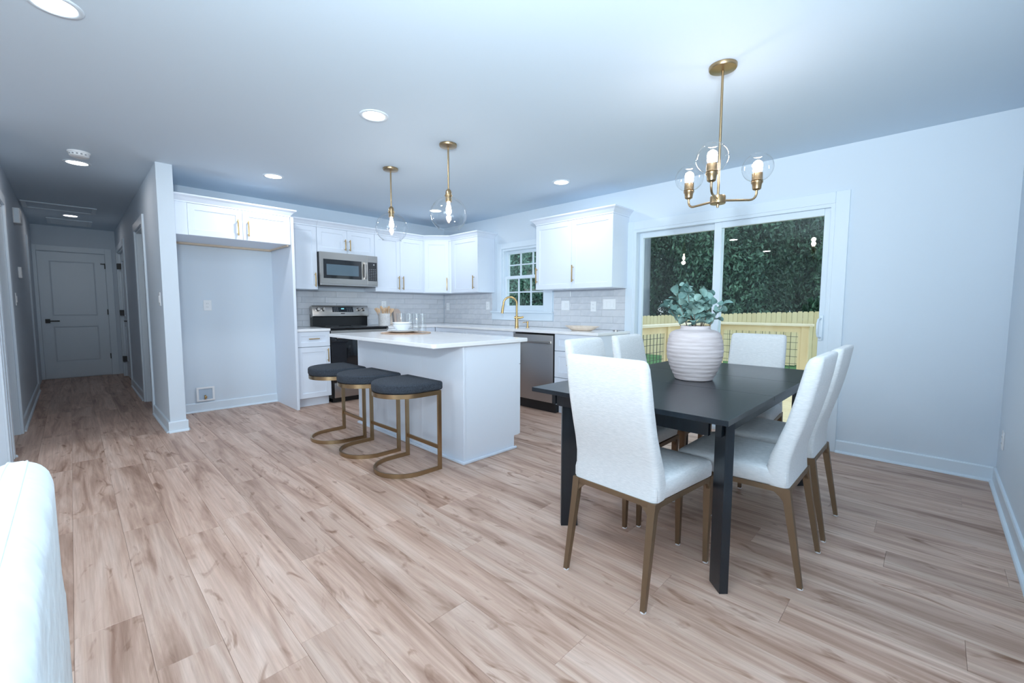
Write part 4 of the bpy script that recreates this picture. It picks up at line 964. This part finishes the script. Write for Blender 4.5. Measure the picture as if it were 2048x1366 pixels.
# ------------------------------------------------------------------ sofa at the left edge
sf = thing('sofa', 'white slipcovered sofa, its rounded back filling the lower left corner', 'sofa', (-.5, .4, 0))
def softbox(x0, x1, y0, y1, z0, z1, r, seg=5):
    m = MB(); m.box(x0, x1, y0, y1, z0, z1, r, seg); return m
m = MB()
def sofa_ring(y, e):
    q = random.Random(int(y*100)+5); r = max(.012, .056-e); c = (-.098, .790)
    pts = [(c[0]+r*math.cos(rad(a)), c[1]+r*1.05*math.sin(rad(a))) for a in range(0, 166, 11)]
    pts += [(-.19+e*.8, .745-e), (-.235+e*.6, .66-e*.5), (-.262, .50), (-.27, .30), (-.265, .08), (-.25, .06), (-.06, .06), (-.043, .08), (-.042, .5)]
    return [(p[0]+q.uniform(-.0008, .0008), y, p[1]+q.uniform(-.0008, .0008)) for p in pts]
SR = ((-.745, .06), (-.735, .025), (-.71, .004), (-.66, 0), (-.3, 0), (.1, .002), (.45, -.001), (.8, .001), (1.05, 0), (1.25, .0), (1.30, .002), (1.34, .006), (1.37, .014), (1.392, .026), (1.40, .040))
m.loft([sofa_ring(y, e) for y, e in SR]); bk = P('backrest', m, 'slip', sf, 60)
for a in (70, 100):
    m = MB(); m.tube([(-.098+(.056-e)*math.cos(rad(a)), y+.001, .790+(.056-e)*1.05*math.sin(rad(a))) for y, e in SR[2:]], .0022, 8); P('seam', m, 'slip', bk, 60)
m = softbox(-.98, -.27, -.62, 1.21, .06, .30, .03); P('base', m, 'slip', sf, 60)
for y in (-.75, 1.10): m = softbox(-.98, -.27, y, y+.235, .06, .62, .07); P('arm', m, 'slip', sf, 60)
for y in (-.515, .295): m = softbox(-.99, -.28, y+.003, y+.800, .30, .47, .05); P('seat_cushion', m, 'slip', sf, 60)
for y in (-.515, .295): m = softbox(-.46, -.27, y+.003, y+.800, .44, .86, .07); P('back_cushion', m, 'slip', sf, 60)
for x in (-.93, -.10):
    for y in (-.68, 1.27): m = MB(); m.box(x-.025, x+.025, y-.025, y+.025, 0, .07); P('foot', m, 'wood', sf)

# ------------------------------------------------------------------ outdoors
GZ = -.62
m = MB(); nx, ny = 24, 24
vs = [(4.45+i*1.6, -14+j*2.1, GZ-.006*i+.02*math.sin(i*1.3+j)) for i in range(nx) for j in range(ny)]
m.faces(vs, [(i*ny+j, (i+1)*ny+j, (i+1)*ny+j+1, i*ny+j+1) for i in range(nx-1) for j in range(ny-1)])
struct('lawn', m, 'grass', 'green lawn beyond the deck railing', 'lawn')
dk = thing('deck', 'pine plank deck outside the sliding door', 'deck', (6.1, 1.0, -.06)); DZ = -.06
for i in range(24):
    m = MB(); x = XB+.14+i*.145; m.box(x, x+.139, -1.2, 2.93, DZ-.035, DZ, .003); P('deck_board', m, 'pine', dk)
m = MB(); m.box(XB+.14, 7.9, 2.86, 2.90, DZ-.23, DZ-.036); m.box(7.84, 7.88, -1.2, 2.86, DZ-.23, DZ-.036); m.box(XB+.14, XB+.18, -1.2, 2.86, DZ-.23, DZ-.036); P('joist_frame', m, 'pine', dk)
for px_, py_ in ((4.6, 2.85), (7.8, 2.85), (7.8, -1.1), (4.6, -1.1)):
    m = MB(); m.box(px_-.045, px_+.045, py_-.045, py_+.045, GZ-.2, DZ-.036); P('deck_post', m, 'pine', dk)
def railing(a, b, label, posts, cap0, cap1):
    a, b = Vector(a), Vector(b); d = (b-a); L = d.length; ang = math.atan2(d.y, d.x)
    r = thing('deck_railing', label, 'railing', (a.x, a.y, DZ))
    T = Matrix.Translation((a.x, a.y, 0)) @ Matrix.Rotation(ang, 4, 'Z')
    m = MB(); m.box(cap0, L+cap1, -.07, .07, .895, .932, .004); P('cap_rail', m.tf(T), 'pinec', r)
    for z0, z1 in ((.80, .89), (.02, .10)):
        m = MB(); m.box(0, L, -.02, .02, z0, z1); P('rail', m.tf(T), 'pine', r)
    for u in posts: m = MB(); m.box(u-.045, u+.045, -.045, .045, DZ, .895); P('post', m.tf(T), 'pine', r)
    for u0, u1 in zip(posts, posts[1:]):
        for u in (u0+.07, u1-.07): m = MB(); m.box(u-.02, u+.02, -.019, .019, .10, .80); P('stile', m.tf(T), 'pine', r)
        n = int((u1-u0-.18)/.105)
        for i in range(1, n+1):
            u = u0+.09+(u1-u0-.18)*i/(n+1); m = MB(); m.box(u-.003, u+.003, -.003, .003, .10, .80); P('wire', m.tf(T), 'wire', r)
        for z in (.2, .31, .42, .53, .64, .73): m = MB(); m.box(u0+.09, u1-.09, -.0025, .0025, z-.003, z+.003); P('wire', m.tf(T), 'wire', r)
railing((4.75, 2.86), (7.83, 2.80), 'deck railing with black wire mesh seen through the left glass panel', (.05, 1.42, 3.03), -.1, .07)
railing((7.83, 2.72), (7.83, 1.36), 'deck railing with black wire mesh seen through the right glass panel', (.05, 1.32), -.0, .06)
# picket fence
fn = thing('picket_fence', 'pale pine dog-ear privacy fence across the back yard', 'fence', (16, 8, GZ))
mm = MB(); mm.prism([(-.069, 0), (.069, 0), (.069, 1.66), (.045, 1.70), (-.045, 1.70), (-.069, 1.66)], 0, .018, tf=Matrix.Rotation(rad(90), 4, 'X')); mm.tf(Matrix.Rotation(rad(90), 4, 'Z'))
bmesh.ops.recalc_face_normals(mm.bm, faces=mm.bm.faces[:])
pk = bpy.data.meshes.new('picket'); mm.bm.to_mesh(pk); mm.bm.free(); pk.materials.append(MT['pine'])
y = 1.0; i = 0
while y < 22:
    topz = 1.0895-(y-2.57)*(1.0895-.862)/(8.474-2.57) if y < 12 else .72
    o = bpy.data.objects.new('picket', pk); COL.objects.link(o); o.parent = fn
    o.location = (R_.uniform(-.004, .004), y-8, topz-1.70-GZ+R_.uniform(-.012, .012)); y += .145; i += 1
m = MB()
for k in range(3): m.loft([[(16.03, yy, z), (16.07, yy, z), (16.07, yy, z+.09), (16.03, yy, z+.09)] for yy, z in ((1, -.45+.6*k), (12, -.85+.6*k), (22, -.9+.6*k))])
P('fence_rail', m, 'pine', fn)
# trees
def crown_mesh(seed, n, rx, rz, size, m_):
    q = random.Random(seed); vs = []; fs = []
    blobs = [(q.uniform(-.62, .62), q.uniform(-.62, .62), q.uniform(-.75, .75), q.uniform(.28, .5)) for _ in range(44)]
    for i in range(n):
        b = blobs[q.randrange(len(blobs))]
        v = Vector((q.gauss(0, 1), q.gauss(0, 1), q.gauss(0, 1))).normalized()*b[3]*q.uniform(.72, 1.05)
        c = Vector(((b[0]+v.x)*rx, (b[1]+v.y)*rx, (b[2]+v.z)*rz))
        nrm = (v+Vector((q.gauss(0, .5), q.gauss(0, .5), q.gauss(0, .5)+.4))).normalized()
        u = nrm.orthogonal().normalized(); a = q.uniform(0, 6.28); t = nrm.cross(u); u, t = u*math.cos(a)+t*math.sin(a), t*math.cos(a)-u*math.sin(a)
        s_ = size*q.uniform(.6, 1.3); k = len(vs)
        vs += [c-u*s_, c+t*s_*.45, c+u*s_, c-t*s_*.45]; fs.append((k, k+1, k+2, k+3))
    me = bpy.data.meshes.new('crown'); me.from_pydata([tuple(v) for v in vs], [], fs); me.materials.append(MT[m_]); return me
CM = [crown_mesh(1, 42000, 3.4, 4.4, .115, 'leafA'), crown_mesh(2, 42000, 3.2, 4.0, .11, 'leafB'), crown_mesh(3, 42000, 3.6, 4.8, .12, 'leafA'), crown_mesh(4, 42000, 3.3, 4.4, .115, 'leafC')]
m = MB(); m.tube([(0, 0, -.4), (.05, 0, 2), (-.06, .05, 4.5), (.05, 0, 7)], [.22, .17, .13, .05], 10); bmesh.ops.recalc_face_normals(m.bm, faces=m.bm.faces[:])
TM = bpy.data.meshes.new('trunk'); m.bm.to_mesh(TM); m.bm.free(); TM.materials.append(MT['bark'])
ords = ('first', 'second', 'third', 'fourth', 'fifth', 'sixth', 'seventh')
for row, (rx_, y0_, n_, dsc) in enumerate(((19.2, 1.0, 6, 'dark leafy tree close behind the fence'), (24.8, 3.6, 6, 'taller tree in the second row beyond the fence'), (30.4, 2.2, 7, 'tall tree in the third row beyond the fence'), (36.0, 4.6, 7, 'tallest tree in the back row beyond the fence'))):
    for k in range(n_):
        i = row*6+k; x, y = rx_, y0_+k*5.25
        r = thing('leafy_tree', '%s, %s from the right' % (dsc, ords[k]), 'tree', (x, y, GZ-.3), 'trees beyond the fence')
        c = bpy.data.objects.new('crown', CM[3 if k >= (3, 4, 4, 5)[row] else (i+row) % 3]); COL.objects.link(c); c.parent = r; c['kind'] = 'stuff'
        c.location = (0, 0, (3.7, 5.0, 6.2, 7.0)[row]); c.rotation_euler = (0, 0, (k % 4)*math.pi/2); c.scale = (.70, .70, (.95, 1.2, 1.45, 1.6)[row])
        t = bpy.data.objects.new('trunk', TM); COL.objects.link(t); t.parent = r; t.rotation_euler = (0, 0, i)
r = thing('bare_tree_trunk', 'straight grey trunk behind the fence at the left edge of the door glass', 'tree', (16.9, 8.78, GZ-.3))
m = MB(); m.tube([(16.9, 8.78, GZ-.3), (16.92, 8.78, 2), (16.95, 8.80, 5), (16.95, 8.75, 9)], [.26, .22, .2, .16], 14); P('trunk', m, 'bark', r, 60)
